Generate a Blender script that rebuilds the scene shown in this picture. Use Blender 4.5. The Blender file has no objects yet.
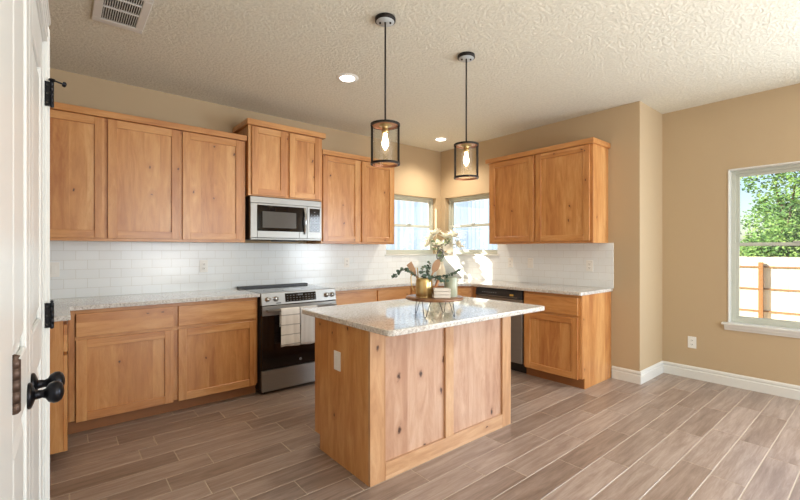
import bpy, bmesh, math, random
from mathutils import Vector, Matrix
random.seed(7)
S = bpy.context.scene
COL = S.collection
R = math.radians

# ------------------------------------------------------------------ camera
cd = bpy.data.cameras.new('camera'); cam = bpy.data.objects.new('camera', cd); COL.objects.link(cam)
cam.location = (-4.300, -4.253, 1.293)
cam.rotation_euler = (R(90), 0, R(50.371 - 90))
cd.sensor_width = 36; cd.lens = 409.4 / 800 * 36; cd.clip_start = 0.02; cd.clip_end = 200
S.camera = cam
# ------------------------------------------------------------------ world, sun, lamps, exposure
S.view_settings.view_transform = 'Standard'; S.view_settings.look = 'None'
S.view_settings.gamma = 1; S.view_settings.use_curve_mapping = False
S.view_settings.exposure = 0.27
W = bpy.data.worlds.new('world'); S.world = W; W.use_nodes = True
wn = W.node_tree; wn.nodes.clear()
wo = wn.nodes.new('ShaderNodeOutputWorld'); bg = wn.nodes.new('ShaderNodeBackground'); sk = wn.nodes.new('ShaderNodeTexSky')
sk.sky_type = 'NISHITA'; sk.sun_disc = False; sk.sun_elevation = R(33); sk.sun_rotation = R(-45)
sk.air_density = 1.0; sk.dust_density = 1.2; sk.ozone_density = 1.0
wn.links.new(sk.outputs[0], bg.inputs[0]); bg.inputs[1].default_value = 0.20
wn.links.new(bg.outputs[0], wo.inputs[0])

def lamp(name, kind, loc, energy, color=(1, 1, 1), size=None, aim=None, **kw):
    l = bpy.data.lights.new(name, kind); l.energy = energy; l.color = color
    if kind == 'AREA':
        l.shape = 'RECTANGLE'; l.size, l.size_y = size
    o = bpy.data.objects.new(name, l); COL.objects.link(o); o.location = loc
    if aim is not None:
        o.rotation_euler = Vector(aim).to_track_quat('-Z', 'Y').to_euler()
    for k, v in kw.items(): setattr(l, k, v)
    return o
lamp('sun', 'SUN', (-6, 6, 8), 11.0, (1.0, 0.93, 0.82), aim=(1, -1.12, -0.90), angle=R(0.6))
# added daylight fills at assumed, unseen glazed openings behind and right of the camera
lamp('assumed_rear_glazing_fill', 'AREA', (-2.1, -7.38, 1.35), 78, (0.88, 0.94, 1.0), size=(2.2, 2.1), aim=(0, 1, 0.02))
lamp('assumed_side_window_fill', 'AREA', (0.52, -5.20, 1.35), 100, (0.80, 0.90, 1.0), size=(1.5, 1.5), aim=(-1, 0.15, 0))  # added cool fill, raised to wash the island and floor; its window is assumed
# added soft overhead fill behind the camera, not a known fixture of the room
lamp('overhead_fill_light', 'AREA', (-2.2, -5.6, 2.66), 34, (1.0, 0.93, 0.84), size=(2.6, 1.6), aim=(0, 0, -1))
lamp('ceiling_fill_spot', 'SPOT', (-2.5, -5.6, 0.95), 150, (1.0, 0.97, 0.92), aim=(-0.08, 0.42, 1), spot_size=R(150), spot_blend=0.9, shadow_soft_size=0.25)  # added unseen spot aimed up to brighten the ceiling
for (px, py, sx, sy, ax) in ((-0.55, 0.16, 0.9, 0.8, (0, -1, 0)), (0.16, -0.55, 0.9, 0.8, (-1, 0, 0)), (0.75, -3.75, 1.0, 1.45, (-1, 0, 0))):
    o = lamp('window_portal', 'AREA', (px, py, 1.65 if sy < 1 else 1.32), 1, size=(sx, sy), aim=ax)
    o.data.cycles.is_portal = True

# ------------------------------------------------------------------ node helpers
def srgb(r, g, b):
    f = lambda c: (c / 255 / 12.92) if c / 255 <= .04045 else ((c / 255 + .055) / 1.055) ** 2.4
    return (f(r), f(g), f(b), 1)

class NT:
    def __init__(s, name):
        s.m = bpy.data.materials.new(name); s.m.use_nodes = True; s.t = s.m.node_tree
        s.b = s.t.nodes['Principled BSDF']; s.out = s.t.nodes['Material Output']
    def n(s, ty, ins=None, **kw):
        x = s.t.nodes.new(ty)
        for k, v in kw.items(): setattr(x, k, v)
        for k, v in (ins or {}).items():
            if isinstance(v, bpy.types.NodeSocket): s.t.links.new(v, x.inputs[k])
            else: x.inputs[k].default_value = v
        return x
    def l(s, a, b): s.t.links.new(a, b)
    def ramp(s, fac, stops, interp='LINEAR'):
        x = s.n('ShaderNodeValToRGB', {0: fac}); cr = x.color_ramp; cr.interpolation = interp
        while len(cr.elements) < len(stops): cr.elements.new(0.5)
        for e, (p, c) in zip(cr.elements, stops): e.position = p; e.color = c
        return x.outputs[0]
    def math(s, op, a, b=0.0, c=0.0): return s.n('ShaderNodeMath', {0: a, 1: b, 2: c}, operation=op).outputs[0]
    def mix(s, fac, a, b, mode='MIX'):
        x = s.n('ShaderNodeMix', data_type='RGBA', blend_type=mode)
        for i, v in ((0, fac), (6, a), (7, b)):
            if isinstance(v, bpy.types.NodeSocket): s.l(v, x.inputs[i])
            else: x.inputs[i].default_value = v
        return x.outputs[2]
    def bump(s, h, strength, dist=0.01):
        x = s.n('ShaderNodeBump', {'Height': h, 'Strength': strength, 'Distance': dist}); s.l(x.outputs[0], s.b.inputs['Normal'])
    def set(s, **kw):
        for k, v in kw.items():
            k = {'base': 'Base Color', 'rough': 'Roughness', 'metal': 'Metallic', 'spec': 'Specular IOR Level', 'coat': 'Coat Weight', 'coatr': 'Coat Roughness', 'trans': 'Transmission Weight', 'ecol': 'Emission Color', 'estr': 'Emission Strength', 'sheen': 'Sheen Weight'}[k]
            if isinstance(v, bpy.types.NodeSocket): s.l(v, s.b.inputs[k])
            else: s.b.inputs[k].default_value = v
        return s.m

def plain(name, col, rough=0.5, metal=0.0, noise=0.05, scale=30, **kw):
    t = NT(name)
    tc = t.n('ShaderNodeTexCoord').outputs['Object']
    nz = t.n('ShaderNodeTexNoise', {'Vector': tc, 'Scale': scale, 'Detail': 3}).outputs[0]
    hi = tuple(min(1, c * (1 + noise)) for c in col[:3]) + (1,); lo = tuple(c * (1 - noise) for c in col[:3]) + (1,)
    return t.set(base=t.mix(nz, lo, hi), rough=rough, metal=metal, **kw)

def wood(name, grain, light, mid, dark, plank=0.11, knots=0.24, rough=0.38, tone=0.16, ks=1.0):
    """alder with soft figure, boards of slightly different tone and dark knots; grain = axis index"""
    t = NT(name)
    tc = t.n('ShaderNodeTexCoord').outputs['Object']
    rnd = t.n('ShaderNodeObjectInfo').outputs['Random']
    off = t.n('ShaderNodeCombineXYZ', {0: t.math('MULTIPLY', rnd, 37.0), 1: t.math('MULTIPLY', rnd, 23.0), 2: t.math('MULTIPLY', rnd, 51.0)}).outputs[0]
    v = t.n('ShaderNodeVectorMath', {0: tc, 1: off}, operation='ADD').outputs[0]
    sep = t.n('ShaderNodeSeparateXYZ', {0: v}).outputs
    along = sep[grain]
    if grain == 2: across = t.math('ADD', sep[0], sep[1])
    else: across = sep[2]
    board = t.math('FLOOR', t.math('DIVIDE', across, plank))
    bt = t.n('ShaderNodeTexWhiteNoise', {'W': board}, noise_dimensions='1D').outputs['Value']
    shift = t.n('ShaderNodeCombineXYZ', {0: t.math('MULTIPLY', bt, 9.0), 1: t.math('MULTIPLY', bt, 5.0), 2: t.math('MULTIPLY', bt, 13.0)}).outputs[0]
    v2 = t.n('ShaderNodeVectorMath', {0: v, 1: shift}, operation='ADD').outputs[0]
    sc = [1, 1, 1]; sc[grain] = 0.16
    vs = t.n('ShaderNodeVectorMath', {0: v2, 1: tuple(sc)}, operation='MULTIPLY').outputs[0]
    n1 = t.n('ShaderNodeTexNoise', {'Vector': vs, 'Scale': 13, 'Detail': 7, 'Roughness': 0.65, 'Distortion': 1.6}).outputs[0]
    n2 = t.n('ShaderNodeTexNoise', {'Vector': vs, 'Scale': 120, 'Detail': 3, 'Roughness': 0.7}).outputs[0]
    n3 = t.n('ShaderNodeTexNoise', {'Vector': vs, 'Scale': 5, 'Detail': 3, 'Distortion': 2.2}).outputs[0]
    f = t.math('ADD', t.math('MULTIPLY', n1, 0.55), t.math('MULTIPLY', n3, 0.45))
    f = t.math('ADD', f, t.math('MULTIPLY', t.math('SUBTRACT', bt, 0.5), tone))
    col = t.ramp(f, [(0.30, dark), (0.5, mid), (0.68, light)])
    col = t.mix(t.math('MULTIPLY', n2, 0.35), col, mid, 'MULTIPLY') if False else t.mix(t.math('MULTIPLY', t.math('GREATER_THAN', n2, 0.60), 0.16), col, dark)
    # knots
    wob = t.n('ShaderNodeTexNoise', {'Vector': v, 'Scale': 28, 'Detail': 2}).outputs[0]
    wb = t.math('MULTIPLY', t.math('SUBTRACT', wob, 0.5), 0.03)
    vk = t.n('ShaderNodeCombineXYZ', {0: t.math('ADD', across, wb), 1: t.math('ADD', t.math('MULTIPLY', along, 0.62), wb), 2: 0.0}).outputs[0]
    vo = t.n('ShaderNodeTexVoronoi', {'Vector': vk, 'Scale': 6.0, 'Randomness': 1.0}, voronoi_dimensions='2D')
    pick = t.math('LESS_THAN', t.n('ShaderNodeSeparateColor', {0: vo.outputs['Color']}).outputs[0], knots)
    d = vo.outputs['Distance']
    kn = t.math('MULTIPLY', t.n('ShaderNodeMapRange', {0: d, 1: 0.018 * ks, 2: 0.05 * ks, 3: 1.0, 4: 0.0}).outputs[0], pick)
    halo = t.math('MULTIPLY', t.n('ShaderNodeMapRange', {0: d, 1: 0.06, 2: 0.22, 3: 0.45, 4: 0.0}).outputs[0], pick)
    col = t.mix(halo, col, dark); col = t.mix(kn, col, srgb(70, 36, 18))
    t.bump(n2, 0.04, 0.002)
    return t.set(base=col, rough=rough, coat=0.5, coatr=0.25)

AL, AM, AD = srgb(219, 166, 107), srgb(202, 142, 82), srgb(174, 109, 57)
wood_v = wood('alder_vertical_grain', 2, AL, AM, AD)
wood_x = wood('alder_grain_along_x', 0, AL, AM, AD, knots=0.15)
wood_y = wood('alder_grain_along_y', 1, AL, AM, AD, knots=0.15)
wood_isl = wood('alder_island_boards_glare', 2, srgb(216, 176, 136), srgb(200, 154, 112), srgb(172, 122, 82), plank=0.17, knots=0.26, ks=1.5)  # same alder made paler: window glare on the island put into the colour
wood_pan = wood('alder_island_panel_glare', 2, srgb(212, 176, 150), srgb(195, 154, 126), srgb(168, 120, 92), plank=0.17, knots=0.34, ks=2.0)  # pinker panel boards, also washed out by glare in the colour
wood_islx = wood('alder_island_rails_glare', 0, srgb(218, 180, 142), srgb(204, 160, 120), srgb(178, 130, 90), knots=0.34)  # rails of the same alder, glare painted into their tones
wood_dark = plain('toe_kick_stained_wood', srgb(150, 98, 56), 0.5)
wood_tray = wood('walnut_board', 0, srgb(160, 114, 76), srgb(138, 94, 60), srgb(104, 66, 40), knots=0.1)
wood_spoon = plain('spoon_wood', srgb(178, 142, 112), 0.55, noise=0.12)

def wallpaint(name, col, bs=0.25, scale=160):
    t = NT(name); tc = t.n('ShaderNodeTexCoord').outputs['Object']
    nz = t.n('ShaderNodeTexNoise', {'Vector': tc, 'Scale': scale, 'Detail': 4, 'Roughness': 0.6}).outputs[0]
    t.bump(nz, bs, 0.004); lo = tuple(c * 0.96 for c in col[:3]) + (1,)
    return t.set(base=t.mix(nz, lo, col), rough=0.75)
paint = wallpaint('tan_wall_paint', srgb(191, 169, 137))
t = NT('knockdown_ceiling'); tc = t.n('ShaderNodeTexCoord').outputs['Object']
nz = t.n('ShaderNodeTexNoise', {'Vector': tc, 'Scale': 48, 'Detail': 5, 'Roughness': 0.62}).outputs[0]
hh = t.n('ShaderNodeMapRange', {0: nz, 1: 0.44, 2: 0.56}).outputs[0]
t.bump(hh, 0.6, 0.009); ceil_m = t.set(base=t.mix(hh, srgb(226, 222, 206), srgb(234, 230, 214)), rough=0.8)
white = plain('white_gloss_paint', srgb(222, 222, 218), 0.32, noise=0.015)
white_m = plain('white_vinyl', srgb(196, 200, 190), 0.4, noise=0.02)
plastic = plain('white_plastic', srgb(240, 240, 236), 0.35, noise=0.01)
slot_m = plain('dark_slot', srgb(50, 48, 46), 0.6)
bronze = plain('oil_rubbed_bronze', srgb(38, 38, 42), 0.3, 0.85, noise=0.2)
bronze2 = plain('brown_bronze_hinge', srgb(84, 66, 56), 0.45, 0.7, noise=0.2)
blackm = plain('matte_black_metal', srgb(42, 38, 36), 0.45, 0.6, noise=0.1)
copper = plain('copper_leaf_underside', srgb(196, 142, 106), 0.4, 0.7, noise=0.1)
brass = plain('brushed_brass', srgb(214, 188, 132), 0.32, 0.95, noise=0.12)
chrome = plain('chrome', srgb(210, 215, 220), 0.15, 1.0, noise=0.03)
blackglass = plain('black_glass', srgb(22, 18, 18), 0.06, noise=0.05)
greyglass = plain('grey_oven_window', srgb(92, 90, 88), 0.12, noise=0.05)
blackplastic = plain('black_plastic', srgb(38, 37, 38), 0.4, noise=0.08)
display_m = plain('display_marks', srgb(150, 155, 160), 0.5)
def steel(name, axis, col=srgb(158, 156, 152)):
    t = NT(name); tc = t.n('ShaderNodeTexCoord').outputs['Object']
    sc = [220, 220, 220]; sc[axis] = 3
    v = t.n('ShaderNodeVectorMath', {0: tc, 1: tuple(sc)}, operation='MULTIPLY').outputs[0]
    nz = t.n('ShaderNodeTexNoise', {'Vector': v, 'Scale': 1.0, 'Detail': 2}).outputs[0]
    t.bump(nz, 0.03, 0.001)
    return t.set(base=t.mix(nz, tuple(c * .85 for c in col[:3]) + (1,), col), metal=0.68, rough=0.34)
steel_x = steel('brushed_steel_x', 0); steel_y = steel('brushed_steel_y', 1)

t = NT('speckled_quartz'); tc = t.n('ShaderNodeTexCoord').outputs['Object']
n1 = t.n('ShaderNodeTexNoise', {'Vector': tc, 'Scale': 70, 'Detail': 6, 'Roughness': 0.75}).outputs[0]
n2 = t.n('ShaderNodeTexNoise', {'Vector': tc, 'Scale': 16, 'Detail': 4, 'Roughness': 0.7, 'Distortion': 1.2}).outputs[0]
vo = t.n('ShaderNodeTexVoronoi', {'Vector': tc, 'Scale': 240}).outputs['Color']
vr = t.n('ShaderNodeSeparateColor', {0: vo}).outputs[0]
c = t.ramp(n1, [(0.33, srgb(160, 153, 146)), (0.47, srgb(208, 204, 198)), (0.6, srgb(228, 226, 222))])
c = t.mix(t.n('ShaderNodeMapRange', {0: n2, 1: 0.56, 2: 0.68, 3: 0, 4: 0.45}).outputs[0], c, srgb(176, 160, 142))
c = t.mix(t.math('MULTIPLY', t.math('GREATER_THAN', vr, 0.92), 0.55), c, srgb(120, 108, 98))
quartz = t.set(base=c, rough=0.06, coat=0.3, coatr=0.03)

def tile_mat(name, horiz):
    t = NT(name); tc = t.n('ShaderNodeTexCoord').outputs['Object']; sp = t.n('ShaderNodeSeparateXYZ', {0: tc}).outputs
    v = t.n('ShaderNodeCombineXYZ', {0: sp[horiz], 1: t.math('SUBTRACT', sp[2], 0.905), 2: 0.0}).outputs[0]
    br = t.n('ShaderNodeTexBrick', {'Vector': v, 'Color1': srgb(240, 245, 247), 'Color2': srgb(236, 241, 243), 'Mortar': srgb(219, 221, 218), 'Scale': 1.0, 'Mortar Size': 0.0016, 'Mortar Smooth': 0.2, 'Brick Width': 0.153, 'Row Height': 0.0765}, offset=0.5)
    nz = t.n('ShaderNodeTexNoise', {'Vector': tc, 'Scale': 9, 'Detail': 1}).outputs[0]
    h = t.math('ADD', t.math('MULTIPLY', br.outputs['Fac'], -1.6), t.math('MULTIPLY', nz, 0.6))
    t.bump(h, 0.35, 0.003)
    return t.set(base=br.outputs['Color'], rough=0.17)
tile_x, tile_y = tile_mat('subway_tile_x', 0), tile_mat('subway_tile_y', 1)

t = NT('wood_look_floor_tile'); tc = t.n('ShaderNodeTexCoord').outputs['Object']
at = t.n('ShaderNodeAttribute', attribute_name='tone').outputs['Fac']
off = t.n('ShaderNodeCombineXYZ', {0: t.math('MULTIPLY', at, 31.0), 1: t.math('MULTIPLY', at, 17.0), 2: 0.0}).outputs[0]
v = t.n('ShaderNodeVectorMath', {0: tc, 1: off}, operation='ADD').outputs[0]
v1 = t.n('ShaderNodeVectorMath', {0: v, 1: (0.09, 1.0, 1.0)}, operation='MULTIPLY').outputs[0]
n1 = t.n('ShaderNodeTexNoise', {'Vector': v1, 'Scale': 26, 'Detail': 6, 'Roughness': 0.65, 'Distortion': 0.6}).outputs[0]
n2 = t.n('ShaderNodeTexNoise', {'Vector': v1, 'Scale': 120, 'Detail': 3, 'Roughness': 0.7}).outputs[0]
f = t.math('ADD', t.math('ADD', t.math('MULTIPLY', n1, 0.75), t.math('MULTIPLY', n2, 0.25)), t.math('MULTIPLY', t.math('SUBTRACT', at, 0.5), 0.16))
c = t.ramp(f, [(0.3, srgb(120, 102, 90)), (0.5, srgb(150, 131, 119)), (0.7, srgb(178, 161, 150))])
t.bump(n2, 0.10, 0.002)
floor_m = t.set(base=c, rough=0.30)
grout = plain('pale_grout', srgb(190, 176, 158), 0.8)

t = NT('window_glass'); t.t.nodes.remove(t.b)
tr = t.n('ShaderNodeBsdfTransparent', {0: (0.97, 0.985, 0.98, 1)}).outputs[0]; gl = t.n('ShaderNodeBsdfGlossy', {'Roughness': 0.01}).outputs[0]
fr = t.n('ShaderNodeLayerWeight', {'Blend': 0.5}).outputs['Facing']
fr = t.math('ADD', t.math('MULTIPLY', t.math('POWER', fr, 4.0), 0.55), 0.035)
mx = t.n('ShaderNodeMixShader', {0: fr, 1: tr, 2: gl}).outputs[0]; t.l(mx, t.out.inputs[0]); glass = t.m
def emit(name, col, st):
    t = NT(name); return t.set(base=(1, 1, 1, 1), ecol=col, estr=st)
can_e = emit('lit_led_lens', (1.0, 0.93, 0.80, 1), 9.0)
bulb_e = emit('lit_filament_bulb', (1.0, 0.80, 0.52, 1), 7.0)

# ------------------------------------------------------------------ mesh helpers
WO = {}
class MB:
    def __init__(s): s.bm = bmesh.new()
    def _merge(s, b2, mi):
        vm = {v: s.bm.verts.new(v.co) for v in b2.verts}
        for f in b2.faces:
            try: nf = s.bm.faces.new([vm[v] for v in f.verts]); nf.material_index = mi; nf.smooth = f.smooth
            except ValueError: pass
        b2.free()
    def hexa(s, pts, bev=0.0, mi=0, seg=1):
        b = bmesh.new(); vs = [b.verts.new(p) for p in pts]
        for q in ((0, 3, 2, 1), (4, 5, 6, 7), (0, 1, 5, 4), (1, 2, 6, 5), (2, 3, 7, 6), (3, 0, 4, 7)): b.faces.new([vs[i] for i in q])
        bmesh.ops.recalc_face_normals(b, faces=b.faces)
        if bev: bmesh.ops.bevel(b, geom=list(b.edges), offset=bev, segments=seg, affect='EDGES', profile=0.5)
        s._merge(b, mi); return s
    def box(s, x0, x1, y0, y1, z0, z1, bev=0.0, mi=0, seg=1):
        return s.hexa([(x0, y0, z0), (x1, y0, z0), (x1, y1, z0), (x0, y1, z0), (x0, y0, z1), (x1, y0, z1), (x1, y1, z1), (x0, y1, z1)], bev, mi, seg)
    def fb(s, F, u0, u1, n0, n1, z0, z1, bev=0.0, mi=0, seg=1):
        o, U, N = F; P = lambda u, n, z: (o[0] + U[0] * u + N[0] * n, o[1] + U[1] * u + N[1] * n, z)
        return s.hexa([P(u0, n0, z0), P(u1, n0, z0), P(u1, n1, z0), P(u0, n1, z0), P(u0, n0, z1), P(u1, n0, z1), P(u1, n1, z1), P(u0, n1, z1)], bev, mi, seg)
    def prism(s, outline, z0, z1, mi=0, bev=0.0, seg=2):
        """outline: list of (x, y)"""
        b = bmesh.new(); lo = [b.verts.new((x, y, z0)) for x, y in outline]; hi = [b.verts.new((x, y, z1)) for x, y in outline]; n = len(lo)
        b.faces.new(lo[::-1]); b.faces.new(hi)
        for i in range(n): b.faces.new([lo[i], lo[(i + 1) % n], hi[(i + 1) % n], hi[i]])
        bmesh.ops.recalc_face_normals(b, faces=b.faces)
        if bev:
            es = [e for e in b.edges if abs(e.verts[0].co.z - e.verts[1].co.z) < 1e-6]
            bmesh.ops.bevel(b, geom=es, offset=bev, segments=seg, affect='EDGES', profile=0.5)
        s._merge(b, mi); return s
    def profile(s, prof, p0, p1, nrm, mi=0):
        """moulding: prof = list of (out, up) swept from p0 to p1, out along nrm"""
        b = bmesh.new(); A = []; B = []
        for o, u in prof:
            d = Vector((nrm[0] * o, nrm[1] * o, u + (nrm[2] * o if len(nrm) > 2 else 0)))
            A.append(b.verts.new(Vector(p0) + d)); B.append(b.verts.new(Vector(p1) + d))
        n = len(prof); b.faces.new(A); b.faces.new(B[::-1])
        for i in range(n): b.faces.new([A[i], B[i], B[(i + 1) % n], A[(i + 1) % n]])
        bmesh.ops.recalc_face_normals(b, faces=b.faces)
        s._merge(b, mi); return s
    def lathe(s, prof, c=(0, 0, 0), axis=(0, 0, 1), seg=32, mi=0, smooth=True):
        q = Vector((0, 0, 1)).rotation_difference(Vector(axis)); c = Vector(c); b = bmesh.new(); rings = []
        for r, h in prof:
            if r < 1e-5: rings.append([b.verts.new(c + q @ Vector((0, 0, h)))])
            else: rings.append([b.verts.new(c + q @ Vector((r * math.cos(2 * math.pi * k / seg), r * math.sin(2 * math.pi * k / seg), h))) for k in range(seg)])
        for a, d in zip(rings, rings[1:]):
            for k in range(seg):
                k2 = (k + 1) % seg
                if len(a) == 1 and len(d) == 1: continue
                if len(a) == 1: f = b.faces.new([a[0], d[k], d[k2]])
                elif len(d) == 1: f = b.faces.new([a[k], a[k2], d[0]])
                else: f = b.faces.new([a[k], a[k2], d[k2], d[k]])
                f.smooth = smooth
        s._merge(b, mi); return s
    def tube(s, pts, r, seg=10, mi=0, caps=True):
        pts = [Vector(p) for p in pts]; n = len(pts); rr = r if isinstance(r, (list, tuple)) else [r] * n; b = bmesh.new(); rings = []
        up = None
        for i, p in enumerate(pts):
            d = (pts[min(i + 1, n - 1)] - pts[max(i - 1, 0)]).normalized()
            if up is None: up = d.orthogonal().normalized()
            else: up = (up - d * up.dot(d)); up = up.normalized() if up.length > 1e-6 else d.orthogonal().normalized()
            w = d.cross(up)
            rings.append([b.verts.new(p + (up * math.cos(2 * math.pi * k / seg) + w * math.sin(2 * math.pi * k / seg)) * rr[i]) for k in range(seg)])
        for a, d in zip(rings, rings[1:]):
            for k in range(seg):
                f = b.faces.new([a[k], a[(k + 1) % seg], d[(k + 1) % seg], d[k]]); f.smooth = True
        if caps: b.faces.new(rings[0][::-1]); b.faces.new(rings[-1])
        s._merge(b, mi); return s
    def leaf(s, p, d, w, ln, mi=0, nrm=None):
        p = Vector(p); d = Vector(d).normalized(); nrm = Vector(nrm) if nrm is not None else Vector((random.uniform(-1, 1), random.uniform(-1, 1), random.uniform(-1, 1)))
        a = d.cross(nrm); a = a.normalized() if a.length > 1e-4 else d.orthogonal().normalized(); up = a.cross(d)
        v = [s.bm.verts.new(x) for x in (p, p + d * ln * .35 + a * w * .5 + up * w * .12, p + d * ln * .75 + a * w * .42 + up * w * .1, p + d * ln, p + d * ln * .75 - a * w * .42 + up * w * .1, p + d * ln * .35 - a * w * .5 + up * w * .12)]
        c1 = s.bm.verts.new(p + d * ln * .5)
        for i in range(6):
            f = s.bm.faces.new([c1, v[i], v[(i + 1) % 6]]); f.material_index = mi
        return s
    def build(s, name, mats, parent=None, smooth=False):
        if not isinstance(mats, (list, tuple)): mats = [mats]
        me = bpy.data.meshes.new(name); o0 = Vector(WO.get(parent.name, (0, 0, 0))) if parent else Vector((0, 0, 0))
        if o0.length: bmesh.ops.translate(s.bm, verts=s.bm.verts, vec=-o0)
        s.bm.to_mesh(me); s.bm.free()
        for m in mats: me.materials.append(m)
        if smooth: me.polygons.foreach_set('use_smooth', [True] * len(me.polygons))
        o = bpy.data.objects.new(name, me); COL.objects.link(o)
        if parent: o.parent = parent; WO[o.name] = tuple(o0)
        return o

def thing(name, label, cat, loc=(0, 0, 0), rotz=0, group=None, local=False):
    o = bpy.data.objects.new(name, None); COL.objects.link(o); o.location = loc; o.rotation_euler = (0, 0, rotz); o.empty_display_size = 0.1
    o['label'] = label; o['category'] = cat
    if group: o['group'] = group
    WO[o.name] = (0, 0, 0) if local else tuple(loc)
    return o
def solo(o, label, cat, group=None, kind=None):
    o['label'] = label; o['category'] = cat
    if group: o['group'] = group
    if kind: o['kind'] = kind
    return o
def recenter(o):
    """move a single-mesh thing's origin to its base"""
    me = o.data; xs = [v.co for v in me.vertices]
    c = Vector((sum(v.x for v in xs) / len(xs), sum(v.y for v in xs) / len(xs), min(v.z for v in xs)))
    me.transform(Matrix.Translation(-c)); o.location = c; return o
def struct(o, label=None, cat=None):
    o['kind'] = 'structure'
    if label: o['label'] = label
    if cat: o['category'] = cat
    return o
def dup(root, loc, label, group=None):
    r = root.copy(); COL.objects.link(r); r.location = loc; r['label'] = label
    if group: r['group'] = group
    for ch in list(root.children):
        c = ch.copy(); COL.objects.link(c); c.parent = r
        for g in list(ch.children):
            d = g.copy(); COL.objects.link(d); d.parent = c
    return r
def rrect(x0, x1, y0, y1, r, seg=6):
    out = []
    for cx, cy, a0 in ((x1 - r, y1 - r, 0), (x0 + r, y1 - r, 90), (x0 + r, y0 + r, 180), (x1 - r, y0 + r, 270)):
        for k in range(seg + 1):
            a = R(a0 + 90 * k / seg); out.append((cx + r * math.cos(a), cy + r * math.sin(a)))
    return out

# ------------------------------------------------------------------ the room
H = 2.732; YB = -2.686; XR = 0.606; XL = -5.0; YR = -7.5; TW = 0.14
# floor: every tile laid on a grout bed, one mesh
bm = bmesh.new(); tone = bm.faces.layers.float.new('tone_f')
b = MB(); b.box(XL - .2, XR + .2, YR - .2, 0.2, -0.12, -0.0015, mi=1)
P0, PITCH, LEN = -0.644, 0.163, 0.681
ph = [-3.478, -3.325, -3.126, -3.233, -3.059, -2.904, -3.161, -3.0, -2.907, -2.613, -2.36, -2.03, -2.429, -2.25, -1.928, -1.70, -1.57, -1.35, -0.742, -0.898, -0.814]
tones = []
for k in range(-5, 43):
    y1 = P0 - PITCH * k; y0 = y1 - PITCH + 0.005
    p = ph[k] if 0 <= k < len(ph) else random.uniform(-3, -2)
    i0 = math.floor((XL - p) / LEN)
    for i in range(i0, i0 + 11):
        a, c_ = p + i * LEN + .0025, p + (i + 1) * LEN - .0025
        if c_ < XL - .1 or a > XR + .15 or y1 > .12: continue
        nf = len(b.bm.faces); b.box(max(a, XL - .1), min(c_, XR + .15), y0, min(y1, .12), -0.01, 0.0, bev=0.0012)
        b.bm.faces.ensure_lookup_table(); tones.append((nf, len(b.bm.faces), random.random()))
fl = b.build('floor', [floor_m, grout]); struct(fl)
at = fl.data.attributes.new('tone', 'FLOAT', 'FACE'); vals = [0.5] * len(fl.data.polygons)
for a, c_, v in tones:
    for i in range(a, c_): vals[i] = v
at.data.foreach_set('value', vals)
struct(MB().box(XL - .2, XR + .2, YR - .2, .2, H, H + .12).build('ceiling', ceil_m))
# wall with one opening helper
def wall_box(name, ax, fixed, thick, s0, s1, z0, z1, holes, mat=paint):
    b = MB(); cuts = sorted(holes); cur = s0
    def put(a, c, zz0, zz1):
        if c - a < 1e-4 or zz1 - zz0 < 1e-4: return
        f0, f1 = sorted((fixed, fixed + thick))
        if ax == 'x': b.box(a, c, f0, f1, zz0, zz1)
        else: b.box(f0, f1, a, c, zz0, zz1)
    for (h0, h1, hz0, hz1) in cuts:
        put(cur, h0, z0, z1); put(h0, h1, z0, hz0); put(h0, h1, hz1, z1); cur = h1
    put(cur, s1, z0, z1); return struct(b.build(name, mat))
WA = (-1.02, -0.085, 1.235, 2.045); WB = (-1.02, -0.085, 1.235, 2.045); WC = (-4.18, -3.245, 0.60, 2.055)
wall_box('wall_back', 'x', 0.0, TW, XL - .2, TW, 0, H, [WA])
wall_box('wall_sink', 'y', 0.0, TW, YB, 0.0, 0, H, [WB])
struct(MB().box(TW, XR + .0, YB, YB + TW, 0, H).build('wall_return', paint))
wall_box('wall_right', 'y', XR, TW, YR - .2, YB + TW, 0, H, [WC, (-5.95, -4.45, .60, 2.055)])  # second opening is for an assumed window out of view
wall_box('wall_rear', 'x', YR, -TW, XL - .2, XR, 0, H, [(-3.1, -0.1, 0.05, 2.3)])  # opening for the assumed sliding door
struct(MB().box(XL - TW, XL, YR, 0, 0, H).build('wall_left', paint))
# baseboards
bp = [(0, 0), (.015, 0), (.015, .078), (.008, .086), (.008, .093), (.013, .098), (.011, .112), (.004, .122), (0, .122)]
struct(MB().profile(bp, (0, -2.43, 0), (0, YB - .014, 0), (-1, 0)).build('baseboard_sink', white))
struct(MB().profile(bp, (-.0, YB, 0), (XR, YB, 0), (0, -1)).build('baseboard_return', white))
struct(MB().profile(bp, (XR, YB, 0), (XR, YR, 0), (-1, 0)).build('baseboard_right', white))
struct(MB().profile(bp, (-4.3, YR, 0), (-3.2, YR, 0), (0, 1)).build('baseboard_rear', white))
# backsplash tile, set on the walls
def splash(name, ax, segs, mat):
    b = MB()
    for a, c, z0, z1 in segs:
        if ax == 'x': b.box(a, c, -.009, 0, z0, z1, bev=.0006)
        else: b.box(-.009, 0, a, c, z0, z1, bev=.0006)
    return struct(b.build(name, mat))
splash('wall_tile_back', 'x', [(XL, -1.02, .905, 1.366), (-1.02, 0, .905, 1.222)], tile_x)
splash('wall_tile_sink', 'y', [(-2.445, -1.02, .905, 1.366), (-1.02, -.009, .905, 1.222)], tile_y)

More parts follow.
